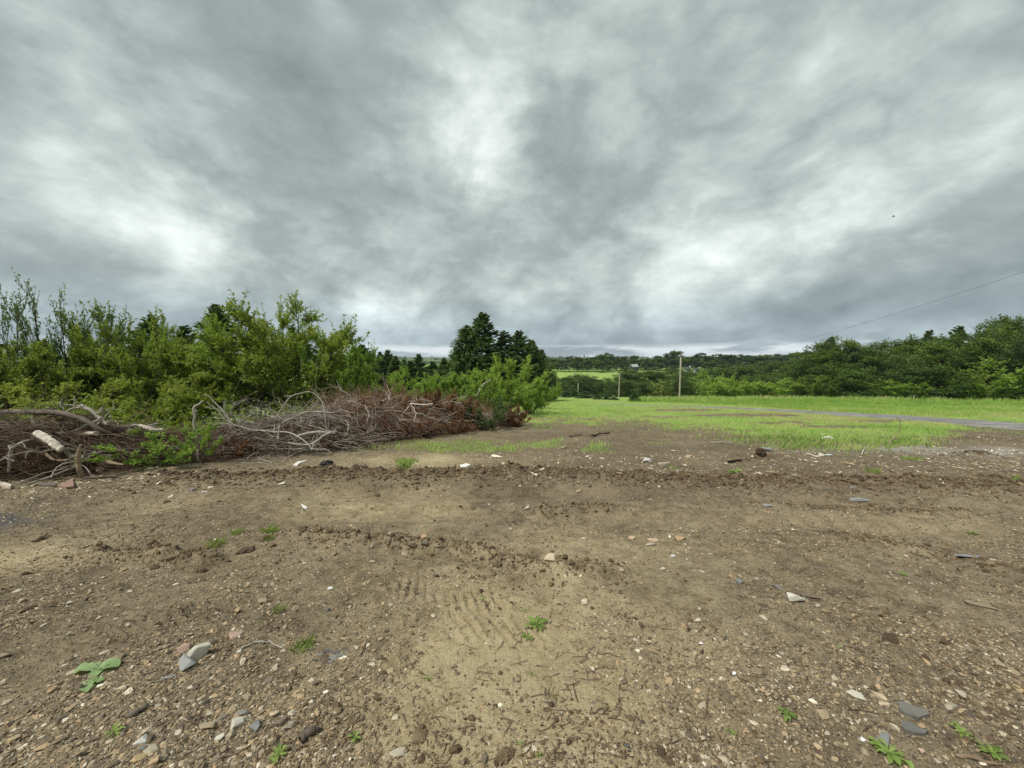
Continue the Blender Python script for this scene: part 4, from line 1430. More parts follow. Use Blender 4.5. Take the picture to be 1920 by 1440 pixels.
def fill_a():
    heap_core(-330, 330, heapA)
    twig_mass(rb, -330, 330, 1500, 1.0, .3, .05, .35, (.5, 1.6), .007, M['twig'], heapA, 'twig_tangle', tr=(0, .6))
    twig_mass(rb, -330, 330, 800, 1.0, .5, .25, .5, (.4, 1.2), .006, M['twig'], heapA, 'pale_twigs', -.6, .8, .8, 1.1, .35, .7, (.5, 1))
    litter_leaves(rb, -330, 400, 2200, M['deadleaf'], heapA, .05)
    for i in range(70):
        q, u, p = heap_points(-250, 320, 1, rb, -.5, .9, .5, 1.08)
        d = heap_dirs(q, rb, rb.choice([-1, 1]) * 1.0, rb.uniform(-.3, .5), .06, .3)
        L = rb.uniform(.9, 2.4)
        make_branch(rb, p[0], d[0], L, .010 + .040 * rb.random() ** 1.8, .55, rb.integers(1, 5), M[['log', 'bleached', 'log', 'twig', 'bleached'][i % 5]], heapA, tint=rb.uniform(.2, .8))


def fill_b():
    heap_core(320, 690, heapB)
    twig_mass(rb, 330, 700, 2600, 1.0, .4, .05, .4, (.5, 1.7), .006, M['twig'], heapB, 'twig_tangle', tr=(0, .9))
    twig_mass(rb, 330, 620, 1500, .8, .5, .1, .5, (.3, .8), .005, M['redtwig'], heapB, 'red_twigs', -.6, 1.05, .6, 1.0, .7, .5, (0, .6))
    litter_leaves(rb, 320, 640, 13000, M['deadleaf'], heapB, .042)
    twig_mass(rb, 430, 710, 800, .9, .5, .15, .5, (.5, 1.7), .0075, M['bleached'], heapB, 'bleached_twigs', -.4, 1.05, .7, 1.2, .45, 1.0, (.3, 1), 7)
    for i in range(110):
        q, u, p = heap_points(430, 700, 1, rb, -.4, 1.0, .55, 1.1)
        d = heap_dirs(q, rb, rb.choice([-1, 1]) * .9, rb.uniform(-.3, .9), .12, .35)
        L = rb.uniform(.8, 2.6)
        make_branch(rb, p[0], d[0], L, rb.uniform(.007, .019), .85, rb.integers(2, 6), M[['bleached', 'bleached', 'log', 'twig'][i % 4]], heapB, pull=.55, tint=rb.uniform(.35, 1))
    for i in range(14):
        q, u, p = heap_points(330, 470, 1, rb, .0, 1.0, .8, 1.1)
        d = heap_dirs(q, rb, rb.choice([-1, 1]) * .9, .3, .1, .4)
        make_branch(rb, p[0], d[0], rb.uniform(.5, 1.3), rb.uniform(.006, .014), .6, 2, M['bleached'], heapB, tint=.8)


def fill_c():
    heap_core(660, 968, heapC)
    twig_mass(rb, 660, 965, 3000, 0, .7, .0, .75, (.4, 1.5), .006, M['redtwig'], heapC, 'combed_twigs', -.55, .75, .7, 1.12, .45, .9, (.15, 1.1), 6)
    twig_mass(rb, 660, 965, 500, .6, .6, .1, .6, (.6, 1.6), .0065, M['bleached'], heapC, 'pale_twigs', -.5, .8, .85, 1.15, .4, .9, (.5, 1.1), 6)
    twig_mass(rb, 660, 965, 2600, 1.0, .4, .2, .5, (.3, 1.0), .005, M['redtwig'], heapC, 'red_twigs', -.7, 1.0, .6, 1.08, .4, .6, (0, .8))
    twig_mass(rb, 690, 960, 2600, .3, .0, 1.1, .6, (.35, 1.0), .005, M['redtwig'], heapC, 'upright_twigs', -.8, .1, .85, 1.05, .0, .5, (0, .7))
    litter_leaves(rb, 650, 968, 14000, M['deadleaf'], heapC, .045, v1=1.15)
    for i in range(110):
        q, u, p = heap_points(670, 950, 1, rb, -.4, .8, .85, 1.2)
        d = heap_dirs(q, rb, rb.uniform(-.8, .9), rb.uniform(-.2, 1.0), .15, .45)
        make_branch(rb, p[0], d[0], rb.uniform(.7, 2.0), rb.uniform(.006, .019), .8, rb.integers(2, 5), M[['bleached', 'redtwig', 'twig', 'bleached'][i % 4]], heapC, pull=.4, tint=rb.uniform(.4, 1))


under(heapA, fill_a)
under(heapB, fill_b)
under(heapC, fill_c)


# ---- single logs and branches one can pick out
def pxbranch(name, pts, mat, label, cat, sides=8, forks=None, seed=0, jag=.0):
    """pts: (px, py, Y, thickness in pixels)"""
    rng = np.random.default_rng(seed + 900)
    c = np.array([at(p[0], p[1], p[2]) for p in pts])
    r = np.array([p[3] / F * p[2] * .5 for p in pts])
    m = 6 * (len(c) - 1) + 1
    s = np.linspace(0, len(c) - 1, m)
    i = np.minimum(s.astype(int), len(c) - 2)
    f = (s - i)[:, None]

    def g(k):
        return c[np.clip(i + k, 0, len(c) - 1)]
    P = .5 * (2 * g(0) + (-g(-1) + g(1)) * f + (2 * g(-1) - 5 * g(0) + 4 * g(1) - g(2)) * f ** 2 + (-g(-1) + 3 * g(0) - 3 * g(1) + g(2)) * f ** 3)
    R = np.interp(s, np.arange(len(c)), r)
    P = P + rng.normal(size=P.shape) * R[:, None] * .07
    R = R * (1 + .045 * rng.normal(size=m))
    P = np.concatenate([P[:1], P, P[-1:]])
    R = np.concatenate([[R[0] * .05], R, [R[-1] * .05]])
    a = Acc()
    tubes(a, P[None], R[None], sides, .5)
    for fp in (forks or []):
        fc = np.array([at(p[0], p[1], p[2]) for p in fp])
        fr = np.array([p[3] / F * p[2] * .5 for p in fp])
        ss = np.linspace(0, len(fc) - 1, 4 * (len(fc) - 1) + 1)
        Q = np.stack([np.interp(ss, np.arange(len(fc)), fc[:, j]) for j in range(3)], 1)
        Q[1:-1] += rng.normal(size=Q[1:-1].shape) * .012
        tubes(a, Q[None], np.interp(ss, np.arange(len(fc)), fr)[None], 5, .6)
    o = a.obj(name, mat, None, name not in ('split_log', 'short_log', 'birch_log', 'cut_log', 'broken_board', 'curved_stake'))
    o['label'] = label
    o['category'] = cat
    return o


pxbranch('curved_log', [(-60, 776, 8.2, 9), (0, 773, 8.0, 9), (50, 772, 7.8, 10), (110, 774, 7.6, 10), (155, 786, 7.5, 9), (185, 804, 7.5, 8), (208, 815, 7.6, 7)], M['log'], 'long curved grey trunk arching along the top of the left log heap', 'trunk')
pxbranch('split_log', [(68, 811, 7.0, 13), (85, 822, 6.95, 14), (102, 833, 6.9, 14), (116, 843, 6.9, 12)], M['whitewood'], 'pale split log with a white broken face leaning on the left heap', 'log', 6)
pxbranch('leaning_branch', [(112, 838, 7.0, 9), (135, 855, 6.95, 7), (160, 866, 6.9, 5)], M['log'], 'grey branch continuing below the pale split log', 'branch')
pxbranch('curved_stake', [(151, 834, 6.7, 3), (147, 850, 6.7, 7), (146, 865, 6.7, 8), (149, 880, 6.7, 8), (156, 897, 6.75, 7)], M['tanwood'], 'upright curved tan stake with a pointed top at the foot of the left heap', 'stake')
pxbranch('forked_stick', [(16, 886, 6.55, 4), (19, 862, 6.6, 6), (21, 845, 6.6, 5), (26, 838, 6.6, 5), (45, 828, 6.8, 4), (62, 825, 7.0, 4)], M['bleached'], 'pale forked stick standing at the left photo edge', 'stick', 6,
         [[(19, 862, 6.6, 4), (20, 836, 6.6, 4), (26, 832, 6.6, 3)], [(20, 848, 6.6, 2), (8, 855, 6.6, 2), (0, 868, 6.6, 2)], [(8, 858, 6.6, 2), (27, 865, 6.55, 2)]])
pxbranch('log', [(-40, 818, 7.4, 9), (0, 818, 7.3, 9), (60, 826, 7.2, 8)], M['log'], 'straight dark log poking out at the left edge of the log heap', 'log')
pxbranch('log', [(-30, 804, 7.6, 15), (10, 803, 7.6, 15), (52, 818, 7.6, 14)], M['log'], 'thick mossy log end buried in the left heap under the curved trunk', 'log')
pxbranch('birch_log', [(248, 797, 8.4, 6), (268, 800, 8.4, 7), (285, 805, 8.4, 8), (306, 806, 8.5, 6)], M['whitewood'], 'white peeling birch log lying on top of the heap behind the leafy shrub', 'log', 7)
pxbranch('mossy_log', [(195, 814, 8.2, 8), (225, 802, 8.2, 9), (255, 800, 8.3, 8)], M['log'], 'moss covered log leading to the white birch log', 'log')
pxbranch('short_log', [(150, 812, 7.7, 7), (165, 813, 7.6, 8), (181, 812, 7.6, 8)], M['whitewood'], 'short pale log stub just under the end of the curved trunk', 'log', 7)
pxbranch('bare_branch', [(202, 797, 7.9, 5), (180, 778, 7.9, 6), (164, 766, 7.9, 5), (140, 765, 8.0, 4), (120, 775, 8.0, 2)], M['bleached'], 'bleached bare branch with bent twigs rising above the curved trunk', 'branch', 6,
         [[(164, 766, 7.9, 4), (152, 759, 7.9, 3), (142, 762, 7.9, 2), (118, 758, 7.8, 2)], [(140, 764, 8, 3), (141, 750, 8, 2.5), (138, 747, 8, 2)], [(124, 772, 8, 2.5), (114, 763, 8, 2.5), (117, 746, 8, 1.5)],
          [(180, 778, 7.9, 2.5), (195, 764, 7.9, 2)], [(186, 784, 7.9, 2), (204, 768, 8, 1.5)], [(200, 795, 7.9, 2.5), (208, 783, 7.9, 2.5), (206, 778, 7.9, 1.5)], [(190, 788, 7.9, 2), (178, 800, 7.7, 2), (182, 812, 7.6, 1.5)]])
pxbranch('bare_branch', [(120, 812, 7.4, 5), (84, 808, 7.4, 5), (66, 796, 7.3, 4), (61, 788, 7.3, 4), (60, 780, 7.3, 3)], M['bleached'], 'pale bent branch behind the pale split log', 'branch', 6)
pxbranch('broken_board', [(185, 886, 6.9, 10), (192, 872, 6.95, 11), (200, 866, 7.0, 9), (222, 870, 7.0, 5), (232, 871, 7.0, 3)], M['tanwood'], 'broken tan bark slab bridging a dark gap at the foot of the left heap', 'bark slab', 5)
pxbranch('bent_branch', [(86, 850, 6.95, 5), (96, 860, 6.9, 5), (110, 863, 6.9, 4), (130, 862, 6.9, 3)], M['tanwood'], 'tan curved branch crossing the dark hollow of the left heap', 'branch', 6)
pxbranch('thin_stick', [(96, 896, 6.6, 2.5), (104, 880, 6.7, 3), (118, 870, 6.75, 2.5), (140, 865, 6.8, 2)], M['bleached'], 'thin arched stick in front of the dark hollow', 'stick', 5)
pxbranch('dead_snag', [(372, 846, 8.4, 2.4), (367, 828, 8.4, 3), (367, 812, 8.4, 3.4), (363, 795, 8.4, 3.6), (365, 782, 8.4, 4.4), (363, 768, 8.4, 5), (366, 762, 8.4, 4.6), (374, 757, 8.4, 3.4), (381, 751, 8.4, 2)], M['bleached'], 'bleached upright snag with a crooked top rising from the leafy shrub', 'snag', 7, [[(365, 770, 8.4, 4), (368, 772, 8.4, 2)], [(370, 842, 8.4, 3), (371, 865, 8.3, 3)]])
pxbranch('fan_branch', [(480, 808, 9.6, 4), (446, 799, 9.5, 4), (436, 795, 9.5, 3.5), (420, 772, 9.5, 3), (404, 756, 9.5, 2), (390, 742, 9.5, 1.3), (380, 740, 9.5, .8)], M['bleached'], 'grey bare branch fanning out against the dark bushes beside the snag', 'branch', 6,
         [[(424, 778, 9.5, 2), (408, 768, 9.5, 1.5), (385, 764, 9.4, 1)], [(418, 770, 9.5, 2), (402, 765, 9.4, 1.4), (388, 754, 9.4, 1)], [(428, 784, 9.5, 1.6), (412, 778, 9.4, 1.3), (396, 773, 9.4, .9)], [(420, 770, 9.5, 1.5), (421, 755, 9.5, 1.2), (417, 753, 9.5, .8)],
          [(436, 795, 9.5, 2), (418, 785, 9.4, 1.5), (400, 782, 9.4, 1)], [(440, 796, 9.5, 2), (410, 795, 9.4, 2), (384, 794, 9.3, 1.2)], [(430, 797, 9.5, 1.6), (405, 803, 9.3, 1.2), (384, 802, 9.3, 1)], [(428, 780, 9.5, 1.4), (426, 768, 9.5, 1)]])
pxbranch('arched_branch', [(512, 790, 10.2, 1.5), (528, 766, 10.2, 1.6), (545, 744, 10.2, 1.6), (565, 737, 10.2, 1.5), (582, 735, 10.2, 1.5), (598, 745, 10.2, 1.4), (607, 763, 10.1, 1.4), (610, 790, 10, 1.2), (613, 810, 9.9, 1.0)], M['bleached'], 'tall thin branch arching high over the pale heap', 'branch', 5,
         [[(547, 742, 10.2, 1.1), (532, 742, 10.2, 0.7)], [(530, 764, 10.2, 0.7), (520, 745, 10.3, 0.5)]])
pxbranch('thin_arch', [(480, 788, 10.4, 1.1), (482, 770, 10.4, 1.1), (492, 760, 10.4, 1.0), (506, 762, 10.4, 0.9)], M['twig'], 'small thin hooked twig left of the tall arching branch', 'twig', 5)
pxbranch('pale_branch', [(522, 826, 9.3, 2.0), (525, 797, 9.4, 2.7), (545, 785, 9.5, 3.4), (570, 774, 9.6, 3.4), (595, 772, 9.7, 2.7), (620, 774, 9.8, 2.0), (640, 769, 9.9, 1.4)], M['bleached'], 'long pale branch curving over the front of the bleached heap', 'branch', 6,
         [[(524, 800, 9.4, 2.0), (512, 805, 9.3, 1.4), (500, 808, 9.2, 1.4)], [(566, 776, 9.6, 1.7), (565, 790, 9.5, 1.0)]])
pxbranch('cut_log', [(558, 817, 9.3, 4.8), (580, 812, 9.35, 5.4), (600, 810, 9.4, 5.4), (628, 812, 9.5, 4.8)], M['bleached'], 'straight cut grey log in the centre of the bleached heap', 'log', 8)
pxbranch('pale_branch', [(540, 830, 9.1, 2.7), (575, 834, 9.1, 3.4), (592, 828, 9.15, 4.1), (610, 815, 9.2, 3.4), (632, 808, 9.3, 2.7)], M['bleached'], 'pale forked branch low on the front of the bleached heap', 'branch', 6, [[(588, 831, 9.1, 3.4), (584, 843, 9.0, 2.0)], [(585, 842, 9, 2.0), (612, 842, 9, 1.4)]])
pxbranch('pale_branch', [(480, 806, 9.5, 2.7), (510, 809, 9.4, 2.7), (545, 812, 9.3, 2.7), (575, 830, 9.1, 2.0), (585, 845, 9.0, 1.4)], M['bleached'], 'long pale branch running level through the bleached heap from the left', 'branch', 6)
pxbranch('weathered_limb', [(478, 820, 9.3, 5.4), (490, 824, 9.25, 4.1), (530, 829, 9.15, 2.7), (572, 838, 9.0, 2.0)], M['log'], 'thick weathered limb at the left end of the bleached heap', 'branch', 7)
pxbranch('bent_branch', [(690, 829, 11, 3.4), (689, 810, 11, 2.4), (688, 790, 11.1, 2.0), (692, 777, 11.2, 2.0), (684, 760, 11.3, 1.4)], M['bleached'], 'upright pale branch with a foot on the grass where the pale and red heaps meet', 'branch', 6, [[(690, 812, 11, 2.0), (698, 806, 10.9, 1.4), (705, 796, 10.9, 1.0)], [(691, 826, 11, 2.0), (685, 815, 11, 1.4)], [(691, 824, 11, 1.4), (699, 816, 10.9, 1.0)]])
pxbranch('bent_branch', [(647, 788, 10.4, 2.7), (653, 796, 10.4, 2.7), (652, 808, 10.3, 2.7), (646, 820, 10.2, 2.7), (636, 832, 10.1, 1.4)], M['bleached'], 'pale crooked branch hooking down at the right end of the bleached heap', 'branch', 6)
pxbranch('pale_stick', [(755, 776, 12.4, 2), (768, 761, 12.4, 2.5), (772, 757, 12.4, 3), (795, 759, 12.4, 3), (812, 757, 12.4, 2.5)], M['whitewood'], 'short white stick lying level near the top of the red heap', 'stick', 6, [[(770, 758, 12.4, 2), (780, 775, 12.3, 1.6), (776, 790, 12.2, 1)]])
pxbranch('dark_branch', [(812, 797, 12.6, 2.5), (830, 786, 12.6, 3), (848, 777, 12.6, 3), (858, 771, 12.6, 4)], M['log'], 'dark broken branch sticking out of the front of the red heap', 'branch', 6)
pxbranch('dead_sapling', [(893, 743, 17, 2), (905, 722, 17, 2), (920, 712, 17, 1.5)], M['bleached'], 'thin pale dead stem leaning against the light scrub above the red heap', 'stem', 5)
pxbranch('sprawling_branch', [(940, 790, 16.4, 3), (968, 778, 16.4, 2.5), (985, 770, 16.4, 1.5)], M['bleached'], 'pale bare branch at the right end of the red heap', 'branch', 5, [[(960, 781, 16.4, 1.6), (972, 786, 16.3, 1)]])
pxbranch('bare_sapling', [(1662, 832, 10.8, 1.8), (1672, 824, 10.9, 1.7), (1682, 812, 11, 1.5), (1688, 800, 11, 1.2), (1687, 790, 11, 1), (1681, 782, 11, .7)], M['twig'], 'bare curved dark stem standing in the grass before the gravel track', 'stem', 5, [[(1672, 824, 10.9, 2), (1686, 820, 10.8, 1.2), (1694, 816, 10.8, .8)]])

# ---- whole dead bushes thrown on the red heap
DB = willow(120, 1.1, .8, 11, 11, 8, 8, 'deadleaf', (.055, .022), .5, .08, 'dead_bush', 'redtwig')
DB2 = willow(121, .9, .9, 12, 10, 8, 9, 'deadleaf', (.055, .022), .3, .05, 'dead_bush', 'redtwig')
for i, (px, top, w, Y, lb) in enumerate([
        (588, 778, 60, 10.6, 'rusty dead bush behind the tall arching branch, leftmost of the dead bushes'), (650, 762, 80, 11.4, 'brown dead bush where the pale and red heaps meet'),
        (706, 742, 90, 12.4, 'reddish dead bush on the left crest of the red heap'), (744, 726, 90, 13.4, 'tallest wispy red dead bush on the red heap'), (796, 732, 80, 14.0, 'dark red dead bush on the crest right of the tallest one'),
        (842, 730, 90, 14.8, 'tan twiggy dead bush on the right crest of the red heap'), (874, 748, 80, 15.2, 'brown dead bush beside the gorse'), (780, 775, 90, 12.6, 'low red dead bush on the front slope of the red heap'),
        (850, 782, 70, 13.6, 'small rusty dead bush low on the front of the red heap'), (952, 752, 70, 16.6, 'pinkish dead bush right of the gorse'), (966, 772, 60, 16.4, 'last dark red dead bush at the field end of the heap'),
        (520, 800, 70, 9.9, 'flat rusty dead bush at the back of the bleached heap'), (452, 812, 80, 9.4, 'low rusty dead bush behind the bare fan branch'), (430, 838, 80, 8.9, 'low dark red dead bush at the foot of the heap right of the leafy shrub')]):
    plant_tree('dead_bush', DB if i % 2 else DB2, px, top, Y, lb, 'dead bush', 'dead red-brown bushes on the heap', w, rz=i * 1.3)

# ---- green growth on the heaps
plant_tree('leafy_shrub', willow(110, 1.3, .85, 9, 9, 6, 9, 'willow_y', (.055, .020), .6, .1, 'shrub'), 300, 800, 7.9, 'small yellow-green leafy shrub growing out of the heap around the snag', 'shrub', None, 190)
plant_tree('leafy_shrub', willow(111, 1.2, .8, 6, 8, 6, 9, 'willow_y', (.06, .022), .9, .2, 'shrub'), 366, 786, 8.2, 'bright fresh leaf spray at the foot of the bleached snag', 'shrub', None, 90)
plant_tree('gorse_bush', willow(112, 1.5, 1.0, 12, 12, 9, 12, 'gorse', (.05, .014), .5, .03, 'gorse'), 912, 748, 15.2, 'dark green gorse bush on the front of the red heap', 'bush', None, 120)
plant_tree('gorse_bush', willow(113, .9, .8, 9, 10, 7, 10, 'gorse', (.05, .014), .5, .03, 'gorse'), 655, 796, 10.6, 'small dull green sprig on the right of the bleached heap', 'bush', None, 46)


def undergrowth():
    rng = np.random.default_rng(8)
    n = 1700
    q = rng.uniform(-330, 985, n)
    u = rng.uniform(-2.6, -.9, n)
    x, y = heap_at(q, u)
    h = rng.uniform(.2, 1.25, n) * (.4 + .6 * np.clip(-u - .7, 0, 1))
    z = zbase(x, y)
    a = Acc()
    m = 12
    c = np.repeat(np.stack([x, y, z + h * .6], 1), m, 0) + rng.normal(size=(n * m, 3)) * np.array([.2, .2, 1]) * np.repeat(np.stack([np.ones(n), np.ones(n), h * .3], 1), m, 0)
    N = len(c)
    leaves(a, c, nrm(rdir(rng, N) + np.array([0, 0, .3])), nrm(rdir(rng, N) + np.array([0, 0, .8])), rng.uniform(.06, .16, N), rng.uniform(.03, .06, N), np.repeat(rng.random(n), m) * .6 + .2 * rng.random(N))
    a.obj('undergrowth', M['willow'], None, False, kind='stuff', label='leafy undergrowth between the brush heaps and the bushes', category='undergrowth')


undergrowth()

# ------------------------------------------------------------------ grass
def blades(acc, x, y, z, h, w, rng, tint, lean=.45):
    n = len(x)
    az = rng.random(n) * 2 * math.pi
    lz = rng.random(n) * lean
    p = np.stack([x, y, z - .01], 1)
    s = np.stack([np.cos(az + 1.57), np.sin(az + 1.57), np.zeros(n)], 1) * w[:, None] * .5
    d1 = np.stack([np.cos(az) * lz * .35, np.sin(az) * lz * .35, np.ones(n) * .6], 1) * h[:, None]
    d2 = np.stack([np.cos(az) * lz, np.sin(az) * lz, np.ones(n)], 1) * h[:, None]
    V = np.stack([p - s, p + s, p + d1 + s * .75, p + d2], 1)
    b = np.arange(n)[:, None] * 4
    acc.add(V, b + np.array([0, 1, 2, 3]), np.repeat(tint, 4))


def meadow():
    rng = np.random.default_rng(21)
    N = 300000
    px = rng.uniform(640, 1990, N)
    py = 742 + 150 * rng.random(N) ** 1.35
    x, y = ground_hit(px, py)
    ok = (y < 86) & (y > 6)
    x, y = x[ok], y[ok]
    g, s, p, a_, yl = masks(x, y)
    keep = (rng.random(len(x)) < g * (1 - .55 * yl)) & (track_dist(x, y) > 1.75) & (heap_surf(x, y) < .02)
    x, y, yl, g = x[keep], y[keep], yl[keep], g[keep]
    cl = fbm(x * 1.3, y * 1.3, 3, 301)
    big = fbm(x * .25, y * .25, 3, 311)
    h = rng.uniform(.04, .12, len(x)) * (.3 + 1.5 * cl) * (1 - .4 * yl) + .07 * sstep(.6, .75, cl)
    h = h * (.4 + .6 * sstep(1.8, 4.5, track_dist(x, y)))
    w = np.maximum(.006, .0011 * y) * rng.uniform(.6, 1.3, len(x))
    tint = np.clip(.36 + 1.0 * (big - .45) + .40 * (cl - .45) + .38 * (rng.random(len(x)) - .15) + .42 * yl, 0, 1)
    a = Acc()
    blades(a, x, y, zfull(x, y), h, w, rng, tint)
    a.obj('meadow_grass', M['grass'], None, False, kind='stuff', label='bright green short grass of the sloping field', category='grass')
    # taller rough grass beyond the track and at the foot of the wood
    N = 75000
    px = rng.uniform(1180, 1995, N)
    Y = 22 + 42 * rng.random(N) ** 1.15
    x = (px - 960) / F * Y
    left = np.interp(Y, [20, 30, 38, 46, 52, 64], [24.5, 23, 23, 20, 12, 10])
    ok = (x > left + rng.normal(size=N) * .8) & (track_dist(x, Y) > 2.0)
    x, y = x[ok], Y[ok]
    c = fbm(x * .5, y * .5, 3, 321)
    edge = sstep(46, 56, y + (c - .5) * 6)
    h = rng.uniform(.07, .24, len(x)) * (.4 + 1.2 * c) * (1 + 2.0 * edge)
    tint = np.clip(.66 - .36 * sstep(24, 42, y) + .5 * edge * rng.random(len(x)) + .9 * (c - .5) + .34 * (rng.random(len(x)) - .2), 0, 1)
    a = Acc()
    blades(a, x, y, zfull(x, y), h, np.maximum(.008, .0012 * y), rng, tint, .3)
    a.obj('rough_grass', M['tallgrass'], None, False, kind='stuff', label='taller rough grass between the gravel track and the right wood', category='grass')


meadow()

# ------------------------------------------------------------------ stones, grit, clods, twigs on the bare ground
def rock_mesh(name, mat, seed, sx=1.0, sy=.8, sz=.5, n=15, tint=.5):
    import bmesh
    rng = np.random.default_rng(seed)
    bm = bmesh.new()
    d = rdir(rng, n) * (.75 + .35 * rng.random((n, 1)))
    d = np.sign(d) * np.abs(d) ** .8
    for v in d:
        bm.verts.new((v[0] * sx * .5, v[1] * sy * .5, v[2] * sz * .5))
    r = bmesh.ops.convex_hull(bm, input=bm.verts)
    junk = list({g for g in r['geom_interior'] + r['geom_unused'] if isinstance(g, bmesh.types.BMVert)})
    if junk:
        bmesh.ops.delete(bm, geom=junk, context='VERTS')
    bmesh.ops.bevel(bm, geom=list(bm.edges), offset=.035 * min(sx, sy, sz), segments=1, affect='EDGES')
    bmesh.ops.triangulate(bm, faces=bm.faces)
    me = bpy.data.meshes.new(name)
    bm.to_mesh(me)
    bm.free()
    a = me.attributes.new('tint', 'FLOAT', 'POINT')
    a.data.foreach_set('value', np.full(len(me.vertices), tint, np.float32))
    me.materials.append(mat)
    return me


def bulk_rocks(rng, x, y, size, flat, tint, sink=.2, aspect=(.3, .85)):
    """many small angular chips as one mesh"""
    n = len(x)
    T = np.array([(1, 0, 0), (-1, 0, 0), (0, 1, 0), (0, -1, 0), (.25, .1, 1), (-.2, -.1, -1)], float)
    V = T[None] + rng.normal(size=(n, 6, 3)) * .24
    V = V * np.stack([np.ones(n), rng.uniform(*aspect, n), flat], 1)[:, None]
    tilt = rng.normal(size=n) * .22
    c, s = np.cos(tilt)[:, None], np.sin(tilt)[:, None]
    V[..., 0], V[..., 2] = V[..., 0] * c - V[..., 2] * s, V[..., 0] * s + V[..., 2] * c
    az = rng.random(n) * 6.283
    c, s = np.cos(az)[:, None], np.sin(az)[:, None]
    V[..., 0], V[..., 1] = V[..., 0] * c - V[..., 1] * s, V[..., 0] * s + V[..., 1] * c
    V = V * (size * .5)[:, None, None]
    z = zfull(x, y) + size * flat * .5 * (1 - 2 * sink)
    V = V + np.stack([x, y, z], 1)[:, None]
    Ft = np.array([(0, 2, 4), (2, 1, 4), (1, 3, 4), (3, 0, 4), (2, 0, 5), (1, 2, 5), (3, 1, 5), (0, 3, 5)])
    F_ = (np.arange(n)[:, None, None] * 6 + Ft).reshape(-1, 3)
    return V.reshape(-1, 3), F_, np.repeat(tint, 6)


def scatter(name, x, y, z, scl, rot, tint, mat, jit, label, cat):
    """one object: a cloud of points, each carrying a small angular stone"""
    me = bpy.data.meshes.new(name)
    n = len(x)
    me.vertices.add(n)
    me.vertices.foreach_set('co', np.stack([x, y, z], 1).astype(np.float32).ravel())
    for nm, ty, val, key in (('tint', 'FLOAT', tint, 'value'), ('scl', 'FLOAT_VECTOR', scl, 'vector'), ('rot', 'FLOAT_VECTOR', rot, 'vector')):
        at_ = me.attributes.new(nm, ty, 'POINT')
        at_.data.foreach_set(key, np.asarray(val, np.float32).ravel())
    me.update()
    me.materials.append(mat)
    ng = bpy.data.node_groups.new(name + '_scatter', 'GeometryNodeTree')
    ng.interface.new_socket('Geometry', in_out='INPUT', socket_type='NodeSocketGeometry')
    ng.interface.new_socket('Geometry', in_out='OUTPUT', socket_type='NodeSocketGeometry')
    N_, L_ = ng.nodes, ng.links
    gi, go = N_.new('NodeGroupInput'), N_.new('NodeGroupOutput')
    ico = N_.new('GeometryNodeMeshIcoSphere')
    ico.inputs['Radius'].default_value = .5
    ico.inputs['Subdivisions'].default_value = 1
    rv_ = N_.new('FunctionNodeRandomValue')
    rv_.data_type = 'FLOAT_VECTOR'
    rv_.inputs[0].default_value = (-jit,) * 3
    rv_.inputs[1].default_value = (jit,) * 3
    sp_ = N_.new('GeometryNodeSetPosition')
    L_.new(ico.outputs['Mesh'], sp_.inputs['Geometry'])
    L_.new(rv_.outputs[0], sp_.inputs['Offset'])
    fl = N_.new('GeometryNodeSetShadeSmooth')
    fl.inputs['Shade Smooth'].default_value = False
    L_.new(sp_.outputs[0], fl.inputs['Geometry'])
    sm = N_.new('GeometryNodeSetMaterial')
    sm.inputs['Material'].default_value = mat
    L_.new(fl.outputs[0], sm.inputs['Geometry'])
    ip = N_.new('GeometryNodeInstanceOnPoints')
    L_.new(gi.outputs[0], ip.inputs['Points'])
    L_.new(sm.outputs[0], ip.inputs['Instance'])
    for nm, sock in (('rot', 'Rotation'), ('scl', 'Scale')):
        na = N_.new('GeometryNodeInputNamedAttribute')
        na.data_type = 'FLOAT_VECTOR'
        na.inputs['Name'].default_value = nm
        if nm == 'rot':
            er = N_.new('FunctionNodeEulerToRotation')
            L_.new(na.outputs[0], er.inputs[0])
            L_.new(er.outputs[0], ip.inputs[sock])
        else:
            L_.new(na.outputs[0], ip.inputs[sock])
    L_.new(ip.outputs[0], go.inputs[0])
    o = link(name, me, None, kind='stuff', label=label, category=cat)
    md = o.modifiers.new('scatter', 'NODES')
    md.node_group = ng
    return o


